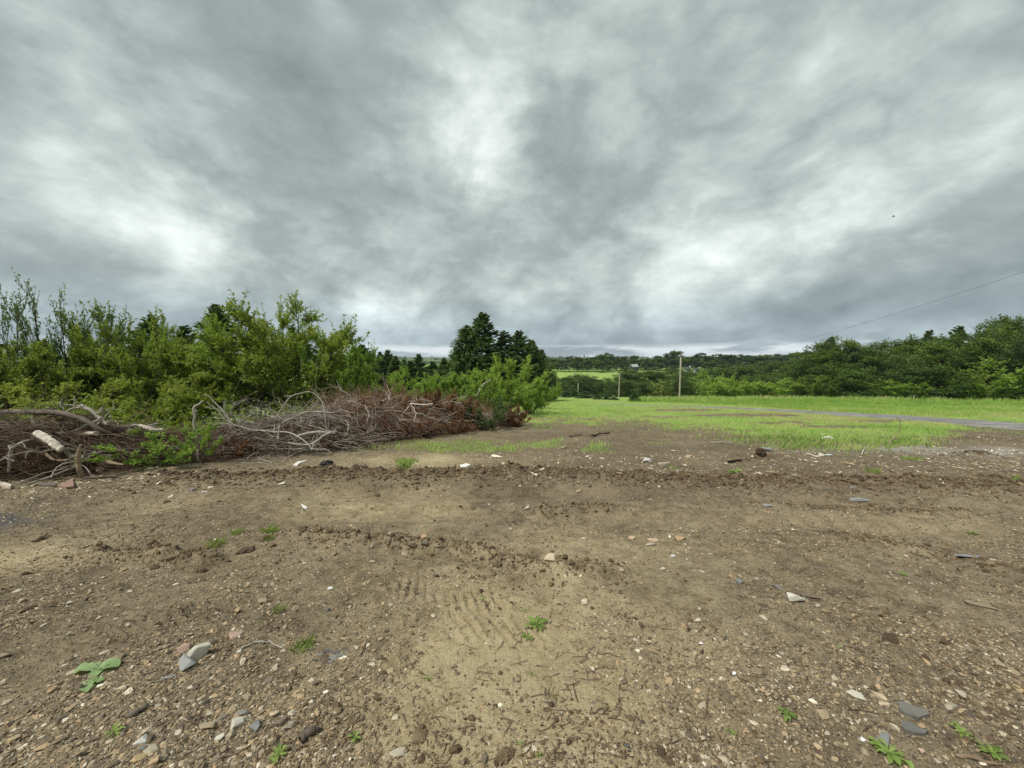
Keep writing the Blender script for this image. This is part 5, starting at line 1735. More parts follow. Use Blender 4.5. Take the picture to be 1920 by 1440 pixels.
def gravel():
    rng = np.random.default_rng(41)
    N = 210000
    px = rng.uniform(-80, 2000, N)
    py = 812 + 640 * rng.random(N) ** .95
    x, y = ground_hit(px, py)
    g, s, p, ah, yl = masks(x, y)
    nb = fbm(x * 1.4, y * 1.4, 3, 401)
    dens = (1 - .85 * s) * (.05 + 1.25 * nb * nb * 1.6) * (1 - .8 * g)
    stone_zone = np.exp(-(((px - 720) / 170) ** 2 + ((py - 1015) / 30) ** 2)) + np.exp(-(((px - 430) / 130) ** 2 + ((py - 1300) / 110) ** 2)) + np.exp(-(((px - 1300) / 200) ** 2 + ((py - 1010) / 25) ** 2))
    keep = (rng.random(N) < dens + .7 * stone_zone) & (heap_surf(x, y) < .15)
    x, y, nb, p, ah, px, py = (v[keep] for v in (x, y, nb, p, ah, px, py))
    n = len(x)
    dist = np.hypot(x, y)
    size = np.maximum(rng.lognormal(math.log(.0074), .62, n), .0023 * dist * rng.uniform(.5, 1.6, n))
    size = np.minimum(size, .05 + .004 * dist)
    tint = np.clip(rng.beta(1.4, 2.3, n) + .35 * p + np.where(rng.random(n) < .018, .35, 0) + .12 * (nb - .5), 0, 1)
    # rusty stones in the churned middle
    fl = rng.uniform(.25, .6, n)
    scl = np.stack([size, size * rng.uniform(.35, .85, n), size * fl], 1)
    rot = np.stack([rng.normal(size=n) * .25, rng.normal(size=n) * .25, rng.random(n) * 6.283], 1)
    scatter('gravel', x, y, zfull(x, y) + size * fl * .2, scl, rot, tint, M['pebble_i'], .22, 'small loose stone chips scattered over the bare soil', 'gravel')
    # pale wood and slate chips further out
    n = 4200
    px = np.concatenate([rng.uniform(880, 1980, 3200), rng.uniform(-40, 420, 1000)])
    py = np.concatenate([rng.normal(868, 22, 3200), rng.normal(908, 12, 1000) - (px[3200:] - 130) * .06])
    x, y = ground_hit(px, np.clip(py, 815, 990))
    g = masks(x, y)[0]
    keep = rng.random(n) > g * .8
    x, y = x[keep], y[keep]
    n = len(x)
    V, F_, T = bulk_rocks(rng, x, y, rng.lognormal(math.log(.05), .5, n), rng.uniform(.1, .25, n), np.clip(rng.beta(2.5, 1.6, n), 0, 1), .15, (.2, .6))
    a = Acc()
    a.add(V, F_, T)
    a.obj('wood_chips', M['pebble'], None, False, kind='stuff', label='pale chips and splinters strewn over the dark soil before the grass', category='chips')


gravel()


def clods():
    rng = np.random.default_rng(43)
    xs, ys, ss = [], [], []
    for pix, w, a_ in RIDGES:
        g = np.array([np.array(ground_hit(p, q)) for p, q in pix])
        seg = np.linalg.norm(np.diff(g, axis=0), axis=1)
        m = int(seg.sum() * (900 if w > .2 else 420))
        t = rng.random(m) * seg.sum()
        cum = np.concatenate([[0], np.cumsum(seg)])
        xs.append(np.interp(t, cum, g[:, 0]) + rng.standard_t(3, m) * w * .7)
        ys.append(np.interp(t, cum, g[:, 1]) + rng.standard_t(3, m) * w * .7)
        ss.append(rng.lognormal(math.log(.027 if w > .2 else .018), .55, m))
    n = 16000
    px = rng.uniform(-60, 1990, n)
    py = rng.uniform(850, 1445, n)
    x, y = ground_hit(px, py)
    s = masks(x, y)[1]
    cl = fbm(x * 1.2, y * 1.2, 3, 431)
    k_ = rng.random(n) < sstep(.42, .66, cl) * (1 - .55 * s)
    xs.append(x[k_])
    ys.append(y[k_])
    ss.append(np.maximum(rng.lognormal(math.log(.013), .5, int(k_.sum())), .002 * np.hypot(x[k_], y[k_])))
    # crumbs on the sand at the very front
    n = 900
    px = rng.normal(1150, 260, n)
    py = rng.uniform(1300, 1445, n)
    x, y = ground_hit(px, py)
    xs.append(x)
    ys.append(y)
    ss.append(rng.lognormal(math.log(.009), .6, n))
    x, y, size = np.concatenate(xs), np.concatenate(ys), np.minimum(np.concatenate(ss), .11)
    n = len(x)
    scl = np.stack([size, size * rng.uniform(.6, 1, n), size * rng.uniform(.45, .85, n)], 1)
    rot = np.stack([rng.normal(size=n) * .4, rng.normal(size=n) * .4, rng.random(n) * 6.283], 1)
    scatter('soil_crumbs', x, y, zfull(x, y) + size * .1, scl, rot, np.clip(rng.normal(.44, .22, n), 0, 1), M['clod_i'], .15, 'dark crumbs and clods of turned soil along the ruts', 'soil')


clods()


def ground_twigs():
    rng = np.random.default_rng(47)
    n = 900
    px = np.concatenate([rng.normal(1050, 330, 560), rng.uniform(-40, 1960, 340)])
    py = np.concatenate([rng.uniform(1120, 1445, 560), rng.uniform(900, 1445, 340)])
    x, y = ground_hit(px, py)
    z = zfull(x, y)
    L = rng.lognormal(math.log(.055), .5, n)
    d = rdir(rng, n) * np.array([1, 1, .12])
    P = curve_pts(np.stack([x, y, z + .006], 1), d, L, 4, rng, .5)
    zz = zfull(P[..., 0].ravel(), P[..., 1].ravel()).reshape(n, 4)
    P[..., 2] = zz + .004 + np.abs(rng.normal(size=(n, 4))) * .004
    a = Acc()
    tubes(a, P, rng.uniform(.0012, .0032, n)[:, None] * np.linspace(1, .5, 4), 4, rng.beta(1.2, 2.6, n))
    a.obj('twig_bits', M['twig'], None, kind='stuff', label='short dark twig and root bits lying on the sandy soil', category='twigs')


ground_twigs()

STONES = [rock_mesh('stone', M['stone'], 500 + i, 1, .55 + .35 * (i % 3) / 2, .28 + .07 * (i % 4), 14) for i in range(12)]
rs = np.random.default_rng(51)
spots = []
while len(spots) < 270:
    px, py = rs.uniform(-20, 1940), 930 + 505 * rs.random() ** .8
    x, y = ground_hit(px, py)
    s = masks(np.array([x]), np.array([y]))[1][0]
    zone = math.exp(-(((px - 430) / 150) ** 2 + ((py - 1300) / 110) ** 2)) + math.exp(-(((px - 720) / 180) ** 2 + ((py - 1015) / 30) ** 2)) + .6 * math.exp(-(((px - 1350) / 240) ** 2 + ((py - 1030) / 30) ** 2))
    if rs.random() < (.16 + .8 * zone) * (1 - .85 * s):
        spots.append((float(x), float(y)))
sz_ = zfull(np.array([p[0] for p in spots]), np.array([p[1] for p in spots]))
for i, (x, y) in enumerate(spots):
    o = link('stone', STONES[i % 12], GROUND)
    d = math.hypot(x, y)
    s = float(np.clip(rs.lognormal(math.log(.030), .4), .018, .075)) * (1 + .05 * d)
    o.location = (x, y, float(sz_[i]) + s * .06)
    o.rotation_euler = (rs.normal() * .18, rs.normal() * .18, rs.random() * 6.28)
    o.scale = (s, s, s)


def thing_stone(name, px, py, wpx, mat, label, sy=.7, sz=.35, seed=0, cat='stone', rz=None, tilt=(0, 0), n=13, tint=.5, lift=.3):
    x, y = (float(v) for v in ground_hit(px, py))
    z = float(zfull(np.array([x]), np.array([y]))[0])
    d = math.sqrt(x * x + y * y + (CAM_H - z) ** 2)
    dep = y * math.cos(PITCH) + (CAM_H - z) * math.sin(PITCH)
    s = wpx / F * dep
    me = rock_mesh(name, M[mat], 700 + seed, s, s * sy, s * sz, n, tint)
    o = link(name, me)
    o.location = (x, y, z + s * sz * lift)
    o.rotation_euler = (tilt[0], tilt[1], rz if rz is not None else (seed * 1.37) % 6.28)
    o['label'] = label
    o['category'] = cat
    return o


for i, (nm, px, py, w, mat, sy, sz, rz, tilt, lb) in enumerate([
        ('stone_block', 374, 1236, 44, 'st_cream', .8, .7, .3, (.25, .1), 'largest cream and grey stone block at lower left, beside a dark hole'),
        ('stone', 348, 1254, 50, 'st_grey', .6, .35, -.5, (.3, .2), 'flat grey stone tilted against the largest stone block'),
        ('stone', 345, 1219, 26, 'st_pink', .9, .5, .2, (0, .1), 'dull pink stone just behind the largest stone block'),
        ('stone', 440, 1196, 30, 'st_pink', .8, .35, 1.0, (.3, 0), 'flat pink stone right of the largest stone block'),
        ('stone', 388, 1212, 30, 'st_brown', .6, .5, .1, (0, 0), 'dark brown stone behind the largest stone block'),
        ('stone', 318, 1275, 30, 'st_grey', .4, .25, .5, (0, 0), 'narrow grey stone left of the largest stone block'),
        ('stone', 445, 1360, 30, 'st_cream', .8, .6, .7, (.1, .1), 'rounded pale stone in the stone cluster at lower left'),
        ('stone', 480, 1366, 26, 'st_grey', .8, .6, 1.5, (.1, 0), 'light grey stone at the right of the lower left stone cluster'),
        ('stone', 456, 1341, 24, 'st_slate', .6, .45, .2, (.1, 0), 'blue-grey stone at the top of the lower left stone cluster'),
        ('stone', 436, 1378, 26, 'st_stone' if False else 'stone', .7, .55, .9, (0, .1), 'tan stone at the bottom of the lower left stone cluster'),
        ('stone', 414, 1388, 26, 'st_cream', .7, .5, .4, (.1, .1), 'cracked pale stone below the lower left stone cluster'),
        ('stone', 387, 1368, 34, 'stone', .6, .35, .3, (0, 0), 'flat tan stone left of the lower left stone cluster'),
        ('stone', 515, 1345, 20, 'st_orange', .8, .6, .3, (0, 0), 'small orange stone right of the lower left stone cluster'),
        ('stone', 542, 1363, 24, 'st_cream', .6, .5, .3, (0, 0), 'pale stone close to the log chunk at lower left'),
        ('stone', 528, 1358, 26, 'st_brown', .6, .5, .8, (0, 0), 'dark stone between two pale ones near the log chunk'),
        ('stone', 265, 1398, 30, 'st_white', .6, .5, .5, (.1, .1), 'white topped stone near the bottom left corner'),
        ('stone', 269, 1415, 22, 'st_slate', .6, .35, .5, (0, 0), 'dark slate piece below the white topped stone'),
        ('stone', 225, 1303, 26, 'st_orange', .6, .35, .5, (0, 0), 'orange stained stone right of the dock plant'),
        ('stone', 1032, 1067, 26, 'st_orange', .7, .6, .2, (.1, 0), 'blocky orange stone on the curved rut ridge in the centre'),
        ('stone', 795, 1014, 18, 'st_orange', .8, .7, .2, (.1, 0), 'upright tan stone on the stony ridge left of centre'),
        ('stone', 704, 1026, 22, 'stone', .8, .6, .4, (.1, 0), 'rounded stone embedded in the stony ridge left of centre'),
        ('stone', 798, 1032, 20, 'st_brown', .5, .5, .1, (0, 0), 'dark stone under the upright tan stone'),
        ('stone', 824, 1036, 22, 'stone', .35, .3, .05, (0, 0), 'long flat stone right of the upright tan stone'),
        ('stone', 1184, 1009, 20, 'st_orange', .5, .3, .1, (0, 0), 'leftmost of three orange slabs right of centre'),
        ('stone', 1225, 1011, 24, 'st_orange', .5, .3, -.3, (0, 0), 'middle of three orange slabs right of centre'),
        ('stone', 1272, 1010, 30, 'st_orange', .5, .3, .0, (0, 0), 'rightmost and longest of three orange slabs right of centre'),
        ('stone', 1220, 1020, 24, 'st_cream', .4, .25, .1, (0, 0), 'flat pale slab just below the three orange slabs'),
        ('stone', 1490, 1126, 42, 'st_cream', .6, .45, .2, (.2, .1), 'tan angular stone with a dark underside right of centre'),
        ('stone', 1456, 1100, 22, 'st_slate', .6, .3, -.6, (.2, .2), 'blue slate piece above the tan angular stone'),
        ('stone', 1370, 1086, 18, 'st_orange', .7, .5, .2, (0, 0), 'small orange stone left of the blue slate piece'),
        ('stone', 1386, 1094, 18, 'st_grey', .7, .5, .2, (0, 0), 'small grey stone beside the small orange stone right of centre'),
        ('stone', 1527, 1122, 30, 'st_brown', .4, .3, -.5, (.2, 0), 'thin dark stone right of the tan angular stone'),
        ('stone', 1605, 1312, 34, 'st_cream', .6, .3, -.5, (0, .1), 'flat cream stone left of the orange chip at lower right'),
        ('stone', 1648, 1312, 26, 'st_orange', .6, .5, -.7, (.1, .1), 'bright orange stone chip above the slate shards'),
        ('stone', 1657, 1326, 20, 'st_orange', .6, .4, -.2, (.1, .1), 'second smaller orange chip touching the bright one'),
        ('stone', 1617, 1389, 12, 'st_white', .9, .7, .2, (0, 0), 'small white pebble left of the leafy weed at lower right'),
        ('stone', 1725, 1417, 20, 'st_pink', .5, .4, .2, (0, 0), 'salmon coloured chip right of the leafy weed at lower right'),
        ('stone', 527, 912, 20, 'st_cream', .5, .4, .15, (.1, 0), 'pale yellow brick-like stone in front of the left rut ridge'),
        ('stone', 360, 916, 15, 'st_slate', .7, .3, -.4, (.3, 0), 'blue-grey slate piece before the leafy shrub'),
        ('stone', 383, 921, 11, 'st_white', .6, .4, .2, (0, 0), 'white pebble right of the blue-grey slate piece'),
        ('stone', 1213, 867, 20, 'st_white', .7, .5, .2, (.2, 0), 'brightest white stone on the dark soil before the grass'),
        ('stone', 1244, 870, 24, 'st_cream', .4, .25, -.2, (0, 0), 'long pale stone just right of the brightest white stone'),
        ('stone', 1293, 858, 20, 'st_orange', .5, .3, .1, (0, 0), 'tan slab right of the brightest white stone'),
        ('stone', 1550, 823, 28, 'st_white', .5, .35, .1, (.1, 0), 'white rubble lump at the edge of the grass'),
        ('stone', 1436, 846, 30, 'st_grey', .4, .3, .0, (0, 0), 'long grey slab lying below the grass edge'),
        ('stone', 1546, 857, 36, 'st_white', .25, .2, .05, (0, 0), 'long thin white slab on the dark soil below the rubble lump'),
        ('stone', 1608, 939, 44, 'st_grey', .4, .2, -.15, (0, 0), 'flat pale grey slab in the right middle ground'),
        ('stone', 1440, 942, 20, 'st_grey', .6, .3, .1, (0, 0), 'small flat stone left of the flat pale grey slab'),
        ('stone', 988, 956, 16, 'st_cream', .8, .7, .1, (0, 0), 'isolated pale speckled stone in the centre'),
        ('stone', 974, 914, 10, 'st_orange', .8, .7, .1, (0, 0), 'small yellowish pebble above the isolated pale speckled stone'),
        ('stone', 1262, 1042, 14, 'st_white', .5, .5, .1, (0, 0), 'small white chip just below the three orange slabs'),
        ('stone', 620, 1108, 12, 'st_white', .8, .6, .1, (0, 0), 'small white pebble left of the tyre tread marks'),
        ('stone', 613, 1144, 14, 'st_slate', .6, .5, .6, (0, 0), 'small blue-grey pebble below the white pebble left of the tread marks'),
        ('stone', 1193, 1266, 8, 'st_white', .8, .6, .1, (0, 0), 'tiny white pebble on the sand right of centre'),
        ('stone', 1175, 1394, 14, 'st_slate', .6, .5, -.6, (0, 0), 'dark blue-grey pebble on the sand at the bottom'),
        ('stone', 852, 1248, 14, 'st_brown', .5, .4, .2, (0, 0), 'dark chip on the sand left of centre'),
        ('stone', 1315, 1203, 10, 'st_white', .8, .6, .1, (0, 0), 'small white pebble where the sand meets the stony soil'),
        ('stone', 1376, 1262, 12, 'st_white', .6, .5, .5, (0, 0), 'white and dark pebble right of the sand'),
        ('stone', 1600, 920, 16, 'st_grey', .5, .3, .1, (0, 0), 'small grey slab above the flat pale grey slab'),
        ('stone', 1820, 1055, 54, 'st_grey', .35, .12, -.3, (0, 0), 'broad pale bedrock slab at the right side'),
        ('stone', 1840, 1145, 50, 'stone', .4, .12, -.5, (0, 0), 'broad tan bedrock slab below the pale one at the right side')]):
    thing_stone(nm, px, py, w, mat, lb, sy, sz, i, 'stone', rz, tilt)


# slate shards: thin curved plates
def plate(name, pix, th, mat, label, cat, lift=.004, curl=.0, parent=None):
    g = np.array([[float(v) for v in ground_hit(a, b)] for a, b in pix])
    n = len(g)
    c = g.mean(0)
    zt = zfull(g[:, 0], g[:, 1])
    A = np.column_stack([g - c, np.ones(n)])
    k = np.linalg.lstsq(A, zt, rcond=None)[0]
    zp = A @ k
    up = float(np.max(zt - zp)) * .5
    rng = np.random.default_rng(len(pix) * 7 + int(pix[0][0]))
    top = np.column_stack([g, zp + up + lift + th + curl * np.linalg.norm(g - c, axis=1) + rng.normal(size=n) * .002])
    bot = np.column_stack([g * .97 + c * .03, zp - .02])
    a = Acc()
    a.add(np.concatenate([top, bot, [[c[0], c[1], k[2] + up + lift + th]]]), [(i, (i + 1) % n, 2 * n) for i in range(n)][::-1], .5)
    a.f.append(np.array([(i, n + i, n + (i + 1) % n, (i + 1) % n) for i in range(n)]))
    o = a.obj(name, mat, parent, False)
    if parent is None:
        o['label'] = label
        o['category'] = cat
    return o


plate('slate_shard', [(1683, 1332), (1694, 1330), (1715, 1338), (1738, 1343), (1742, 1350), (1722, 1357), (1708, 1355), (1694, 1350), (1686, 1344)], .006, M['st_slate'], 'upper curved blue slate shard at lower right', 'slate', .012, .03)
plate('slate_shard', [(1688, 1372), (1690, 1362), (1708, 1365), (1722, 1376), (1740, 1380), (1734, 1386), (1714, 1385), (1698, 1379)], .006, M['st_slate'], 'lower curved blue slate shard with a light rim at lower right', 'slate', .010, .03)
_x, _y = (float(v) for v in ground_hit(622, 1226))
shat = empty('shattered_slate', (0, 0, 0), 'grey shattered slate lying flat at the left edge of the sand', 'slate')
for _i, (_px, _py, _w) in enumerate([(600, 1224, 9), (614, 1218, 10), (630, 1221, 12), (646, 1217, 9), (608, 1234, 11), (624, 1233, 10), (640, 1231, 11), (590, 1236, 7), (620, 1242, 8)]):
    _r = np.random.default_rng(_i)
    plate('shard', [(_px + _w * math.cos(q) * _r.uniform(.7, 1.1), _py - .55 * _w * math.sin(q) * _r.uniform(.7, 1.1)) for q in np.arange(5) * 1.2566][::-1], .003, M['st_slate'], '', '', .003, 0, shat)
plate('slate_shard', [(1640, 1392), (1656, 1378), (1668, 1384), (1664, 1412), (1656, 1420)], .004, M['st_grey'], 'dull grey shard beside the leafy weed at lower right', 'slate', .008)
plate('tile_piece', [(108, 918), (122, 911), (137, 900), (139, 919), (124, 921)], .03, M['st_pink'], 'flat orange-tan tile piece at the foot of the left heap', 'tile', .01)
plate('plank_piece', [(0, 908), (22, 915), (20, 920), (0, 914)], .03, M['whitewood'], 'pale plank end at the left photo edge below the heap', 'plank', .01)
plate('plank_piece', [(70, 908), (104, 909), (104, 916), (72, 915)], .03, M['log'], 'weathered grey plank left of the orange-tan tile piece', 'plank', .01)
plate('broken_white_board', [(1066, 884), (1092, 883), (1116, 887), (1114, 891), (1090, 888), (1068, 887)], .02, M['st_white'], 'thin broken white board lying on the dark soil in the centre', 'board', .004)
plate('rag', [(549, 872), (558, 867), (576, 866), (562, 869), (557, 873)], .006, M['st_white'], 'crumpled white plastic scrap below the bleached heap', 'scrap', .004, .04)
plate('plastic_strip', [(560, 867), (574, 863), (580, 864), (568, 867)], .006, M['st_pink'], 'thin pinkish strip touching the crumpled white scrap', 'scrap', .004, .02)
plate('rag', [(345, 888), (352, 885), (362, 886), (358, 889), (350, 890)], .008, M['st_white'], 'white plastic scrap before the leafy shrub', 'scrap', .01, .1)
plate('plastic_strip', [(564, 948), (570, 950), (577, 954), (574, 956), (568, 953)], .004, M['st_white'], 'small white plastic strip left of centre', 'scrap', .006)
plate('white_scrap', [(862, 874), (874, 872), (882, 874), (876, 877), (864, 877)], .015, M['st_white'], 'small white scrap on the bare grey soil', 'scrap', .004)
plate('plastic_scrap', [(652, 820), (656, 816), (661, 819), (659, 823), (654, 824)], .02, M['st_white'], 'small white plastic piece among the branches of the bleached heap', 'scrap', .02)
thing_stone('black_bundle', 612, 873, 26, 'st_black', 'crumpled black plastic bundle on the bare soil below the bleached heap', .7, .45, 91, 'plastic', .2, (0, 0), 26)
for i, (px, py, w, lb) in enumerate([(1426, 862, 26, 'dark earth clod with roots on the soil before the grass'), (1832, 852, 38, 'dark earth mound beside the pale gravel at right'), (945, 1418, 40, 'dark soil lump at the bottom centre'),
                                     (790, 1378, 36, 'flat dark soil lump left of the bottom centre'), (760, 1402, 16, 'small dark clod left of the flat soil lump'), (1255, 1428, 24, 'dark clod at the bottom right of the sand'),
                                     (95, 1135, 26, 'dark clod at the left, above the tread marks'), (56, 1145, 20, 'small dark clod left of another at the left edge'), (376, 1068, 24, 'dark clod below the left rut ledge'),
                                     (460, 1028, 36, 'dark ragged clod right of the left rut ledge'), (500, 1006, 18, 'dark clod beside the bright grass tuft')]):
    thing_stone('earth_clod', px, py, w, 'clod', lb, .7, .5, 120 + i, 'clod', None, (0, 0), 26, .3, .15)

def crumble(o, seed):
    import bmesh
    me = o.data
    co = np.empty(len(me.vertices) * 3, np.float32)
    me.vertices.foreach_get('co', co)
    ext = np.abs(co.reshape(-1, 3)).max(0)
    bm = bmesh.new()
    bmesh.ops.create_icosphere(bm, subdivisions=4, radius=1.0)
    v = np.array([q.co[:] for q in bm.verts])
    n = fbm(v[:, 0] * 2.2 + seed, v[:, 1] * 2.2 + v[:, 2] * 1.7, 4, seed % 40, .65)
    n2 = vnoise(v[:, 0] * 7 + v[:, 2] * 5, v[:, 1] * 7 - v[:, 2] * 4, seed % 40 + 3)
    k = (.45 + .95 * n + .28 * (n2 - .5))
    ext = ext * np.array([1.0, 1.0, .62])
    for q, w in zip(bm.verts, v * k[:, None] * ext):
        q.co = w
    new = bpy.data.meshes.new(me.name)
    bm.to_mesh(new)
    bm.free()
    a = new.attributes.new('tint', 'FLOAT', 'POINT')
    a.data.foreach_set('value', (.1 + .5 * n2).astype(np.float32))
    new.materials.append(M['clod'])
    o.data = new


for _i, _o in enumerate([o for o in COL.objects if o.name.startswith('earth_clod')]):
    crumble(_o, 7 * _i + 3)

# roots, sticks and log chunks on the open ground
def ground_stick(name, pix, r, mat, label, cat, lift=.01):
    g = np.array([np.array(ground_hit(a, b)) for a, b in pix])
    s = np.linspace(0, len(g) - 1, 4 * (len(g) - 1) + 1)
    x, y = np.interp(s, np.arange(len(g)), g[:, 0]), np.interp(s, np.arange(len(g)), g[:, 1])
    rng = np.random.default_rng(int(pix[0][0]))
    z = zfull(x, y) + r * .6 + lift * rng.random(len(x))
    R = r * np.linspace(1, .6, len(x)) * (1 + .15 * rng.normal(size=len(x)))
    R[0] *= .3
    R[-1] *= .3
    a = Acc()
    tubes(a, np.stack([x, y, z], -1)[None], R[None], 7, .5)
    o = a.obj(name, mat)
    o['label'] = label
    o['category'] = cat


ground_stick('root', [(440, 1232), (462, 1218), (478, 1211), (505, 1208), (522, 1214), (530, 1218)], .006, M['bleached'], 'thin pale root lying right of the largest stone block', 'root')
ground_stick('log_chunk', [(562, 1390), (572, 1384), (588, 1377), (599, 1370)], .022, M['log'], 'short weathered log chunk at the edge of the sand near the bottom', 'log')
ground_stick('stick', [(235, 1352), (262, 1342), (280, 1332)], .018, M['log'], 'dark rotten stick piece below the dock plant', 'stick')
ground_stick('stick', [(400, 1426), (440, 1412), (470, 1398)], .005, M['twig'], 'thin dark stick in the bottom left stones', 'stick')
ground_stick('stick', [(1790, 1425), (1830, 1432), (1880, 1446)], .010, M['twig'], 'dark stick at the bottom right corner', 'stick')
ground_stick('driftwood', [(1106, 822), (1122, 817), (1136, 818), (1144, 812)], .03, M['heap_shade_char'], 'dark charred branch lying on the soil before the field', 'branch', .08)
ground_stick('driftwood', [(1066, 820), (1078, 819), (1092, 816)], .022, M['heap_shade_char'], 'shorter dark branch left of the charred one', 'branch', .05)
ground_stick('driftwood', [(1364, 870), (1376, 868), (1392, 866)], .03, M['heap_shade_char'], 'dark flat wood piece left of the rooted earth clod', 'wood', .02)
ground_stick('pale_stick', [(1330, 829), (1352, 831), (1376, 833)], .025, M['bleached'], 'pale stick lying along the soil below the grass edge', 'stick', .03)
ground_stick('pale_stick', [(1510, 853), (1530, 858), (1560, 857)], .02, M['whitewood'], 'long whitish stick on the soil left of the forked stick', 'stick', .02)
ground_stick('forked_stick', [(1614, 858), (1619, 848), (1622, 842)], .012, M['whitewood'], 'small forked pale stick propped on the dark soil', 'stick', .10)
ground_stick('stick', [(150, 906), (190, 902), (226, 898)], .03, M['log'], 'grey branch lying along the foot of the left heap', 'stick', .03)
ground_stick('stick', [(60, 1016), (76, 1010), (90, 1004)], .02, M['tanwood'], 'tan stick piece beside the ash patch', 'stick', .02)
ground_stick('twig', [(1118, 1221), (1132, 1222), (1150, 1226)], .004, M['twig'], 'short dark twig on the sand right of centre', 'twig')
ground_stick('twig', [(1014, 1280), (1022, 1290), (1020, 1304)], .004, M['twig'], 'crooked dark twig below the centre weed', 'twig')
ground_stick('twig', [(676, 1230), (682, 1218), (686, 1210)], .004, M['twig'], 'short dark twig at the left edge of the sand', 'twig')

# ------------------------------------------------------------------ weeds and tufts one can count
def rosette(name, px, py, spanpx, n, mat, label, cat, up=.5, lobed=True, width=.3, seed=0, stem=0.0, grp=None):
    rng = np.random.default_rng(1500 + seed)
    x, y = (float(v) for v in ground_hit(px, py))
    z = float(zfull(np.array([x]), np.array([y]))[0])
    dep = y * math.cos(PITCH) + (CAM_H - z) * math.sin(PITCH)
    R = spanpx / F * dep * .5
    a = Acc()
    for i in range(n):
        az = i * 2.399 + rng.random() * .8
        L = R * rng.uniform(.65, 1.15)
        u = up * rng.uniform(.4, 1.3)
        k = 8
        t = np.linspace(0, 1, k)
        W = L * width * np.sin(math.pi * np.clip(t * .93 + .05, 0, 1)) ** .7 * (.55 + .7 * t) * .5
        if lobed:
            W = W * (1 + .38 * np.sin(t * 19 + rng.random() * 3))
        rr = L * t
        zz = L * (u * t - .75 * u * t * t) + stem * R * (.2 + .8 * rng.random()) + .004
        c = np.stack([rr * math.cos(az), rr * math.sin(az), zz], 1)
        s = np.array([-math.sin(az), math.cos(az), 0]) * W[:, None]
        up_ = np.array([0, 0, 1.0]) * W[:, None] * .35
        wave = (rng.normal(size=(k, 1)) * .06 * L) * np.array([0, 0, 1])
        V = np.concatenate([c - s + up_ + wave, c, c + s + up_ - wave])
        f = [(j, j + 1, k + j + 1, k + j) for j in range(k - 1)] + [(k + j, k + j + 1, 2 * k + j + 1, 2 * k + j) for j in range(k - 1)]
        a.add(V, f, float(np.clip(rng.normal(.5, .25), 0, 1)))
    o = a.obj(name, mat)
    o.location = (x, y, z)
    o['label'] = label
    o['category'] = cat
    if grp:
        o['group'] = grp
    return o


def tuft(px, py, spanpx, n, label, seed=0, hfac=.9, mat='weed'):
    rng = np.random.default_rng(1800 + seed)
    x, y = (float(v) for v in ground_hit(px, py))
    z = float(zfull(np.array([x]), np.array([y]))[0])
    dep = y * math.cos(PITCH) + (CAM_H - z) * math.sin(PITCH)
    R = spanpx / F * dep * .5
    a = Acc()
    r = R * np.sqrt(rng.random(n)) * .75
    an = rng.random(n) * 6.283
    blades(a, r * np.cos(an), r * np.sin(an), np.zeros(n), R * hfac * rng.uniform(.5, 1.25, n), np.full(n, max(.0022, .0007 * dep)), rng, rng.random(n), .9)
    o = a.obj('grass_tuft', M[mat], None, False)
    o.location = (x, y, z)
    o['label'] = label
    o['category'] = 'grass tuft'
    o['group'] = 'grass tufts on the bare soil'


# the dock plant: a few broad pale leaves in a row
rosette('dock_plant', 184, 1258, 62, 5, M['dock'], 'pale broad-leaved dock plant at lower left, its upper leaf cluster', 'weed', .5, False, .85, 1)
rosette('dock_plant', 164, 1290, 48, 4, M['dock'], 'lower pale leaf cluster of dock just below the other one at lower left', 'weed', .35, True, .75, 2)
for i, (px, py, w, n, up, lb) in enumerate([
        (216, 1382, 36, 9, .8, 'small green rosette weed near the bottom left corner'), (524, 1420, 46, 10, .7, 'leafy green weed at the bottom below the lower left stones'),
        (665, 1385, 34, 8, .9, 'bright green weed on the left edge of the sand near the bottom'), (802, 1272, 22, 5, 1.2, 'small seedling with round leaves on the sand left of centre'),
        (905, 1128, 22, 6, .8, 'tiny weed beside the tyre tread marks'), (1005, 1172, 56, 12, .9, 'straggly green weed in the centre of the sand'),
        (975, 1392, 16, 5, .8, 'tiny seedling at the bottom centre'), (1012, 1422, 20, 6, .7, 'small seedling at the bottom right of centre'),
        (1140, 1318, 12, 4, .8, 'tiny green sprout on the sand right of centre'), (1474, 1348, 44, 9, .7, 'thin dull weed between the sand and the stony soil'),
        (1374, 1358, 26, 6, .6, 'small dull weed on the right edge of the sand'), (1668, 1418, 70, 16, .6, 'large dark leafy weed in the bottom right stones'),
        (1806, 1382, 44, 8, .7, 'leafy green weed right of the slate shards'), (1862, 1424, 60, 10, .5, 'green weed at the bottom right corner'), (1822, 995, 22, 8, .8, 'bright little weed alone at the right side'),
        (1692, 1084, 24, 7, .6, 'dull green weed in the right middle ground'), (1300, 893, 20, 9, 1.0, 'dark green weed on the soil right of the white stones'), (1376, 890, 34, 12, .9, 'light green leafy weed right of the dark one'),
        (1306, 996, 12, 5, .8, 'tiny weed above the orange slabs'), (990, 1195, 34, 7, .5, 'yellowish weed leaves just below the centre weed'), (1388, 1434, 18, 6, .8, 'bright sprout at the bottom edge right of the sand'),
        (1576, 1218, 16, 5, .6, 'faint weed in the stony soil at right'), (1262, 880, 26, 8, .7, 'small weed below the brightest white stone')]):
    rosette('weed', px, py, w * .82, n, M['weed'], lb, 'weed', up, True, .34, 10 + i, .15, 'single weeds on the bare soil')
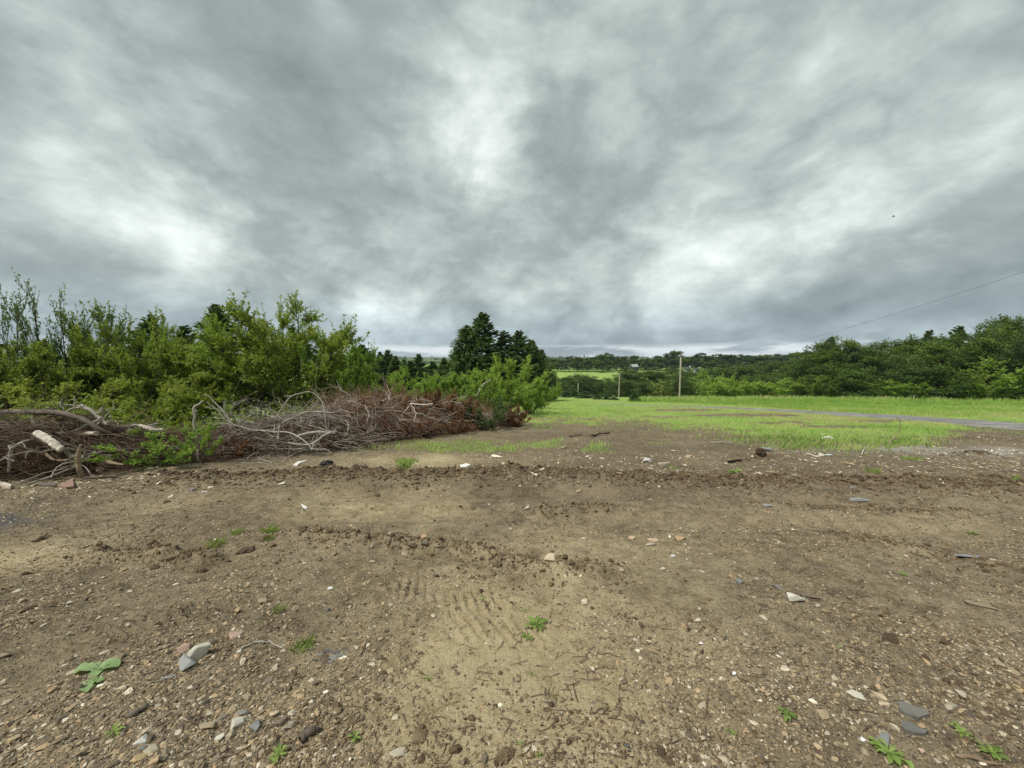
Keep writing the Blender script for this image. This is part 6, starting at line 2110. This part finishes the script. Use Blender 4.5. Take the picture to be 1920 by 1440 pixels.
for i, (px, py, w, n, lb) in enumerate([
        (405, 1022, 36, 60, 'feathery green tuft at the right end of the left rut ledge'), (445, 994, 28, 50, 'dull tuft above the feathery one'), (506, 994, 36, 90, 'brightest green tuft in the left middle ground'),
        (504, 1008, 24, 50, 'small tuft just below the brightest one'), (524, 1148, 30, 50, 'low green tuft left of the tread marks'), (570, 1210, 44, 90, 'bright tuft above the shattered slate patch'),
        (992, 1262, 22, 30, 'thin grass tuft on the sand'), (986, 1140, 18, 26, 'faint thin tuft above the centre weed'), (1710, 862, 50, 140, 'bright low tuft on the dark soil at right'),
        (1640, 890, 30, 50, 'faint tuft left of the pale gravel'), (482, 1178, 18, 24, 'faint thin tuft above the flat pink stone'), (764, 868, 60, 160, 'bright flat tuft on the bare grey soil'),
        (758, 884, 34, 70, 'small bright tuft on the left rut ridge'), (1490, 842, 60, 120, 'wispy grey-green tuft at the grass edge'), (1040, 1302, 20, 20, 'faint thin tuft low on the sand'), (1904, 905, 30, 60, 'tuft at the right photo edge by the pale gravel')]):
    tuft(px, py, w, n, lb, i, .3 if w >= 50 else .8)


def seeding_grass():
    """wispy tall bents standing along the grass edge"""
    rng = np.random.default_rng(61)
    n = 2600
    px = np.concatenate([rng.normal(1470, 50, 900), rng.normal(1540, 40, 600), rng.normal(1670, 50, 600), rng.uniform(1180, 1780, 500)])
    bn = np.interp(px, [1180, 1300, 1400, 1500, 1600, 1780], [802, 812, 822, 830, 832, 828])
    py = bn + rng.normal(size=n) * 8
    x, y = ground_hit(px, py)
    a = Acc()
    blades(a, x, y, zfull(x, y), rng.uniform(.05, .22, n), np.maximum(.003, .0005 * y), rng, np.clip(rng.normal(.5, .3, n), 0, 1), .8)
    a.obj('bent_grass', M['tallgrass'], None, False, kind='stuff', label='wispy taller grass standing along the edge of the soil', category='grass')


seeding_grass()


# ------------------------------------------------------------------ the damp air over the valley
def haze():
    a = Acc()
    boxmesh(a, -6000, 6000, -300, 6000, -80, 120)
    m = bpy.data.materials.new('damp_air')
    m.use_nodes = True
    t = NT(m.node_tree)
    t.n.clear()
    out = t.n.new('ShaderNodeOutputMaterial')
    v = t.n.new('ShaderNodeVolumePrincipled')
    v.inputs['Color'].default_value = (.80, .88, 1.0, 1)
    v.inputs['Density'].default_value = .00012
    t.put(out.inputs['Volume'], v.outputs[0])
    a.obj('haze', m, None, False, kind='stuff')


haze()
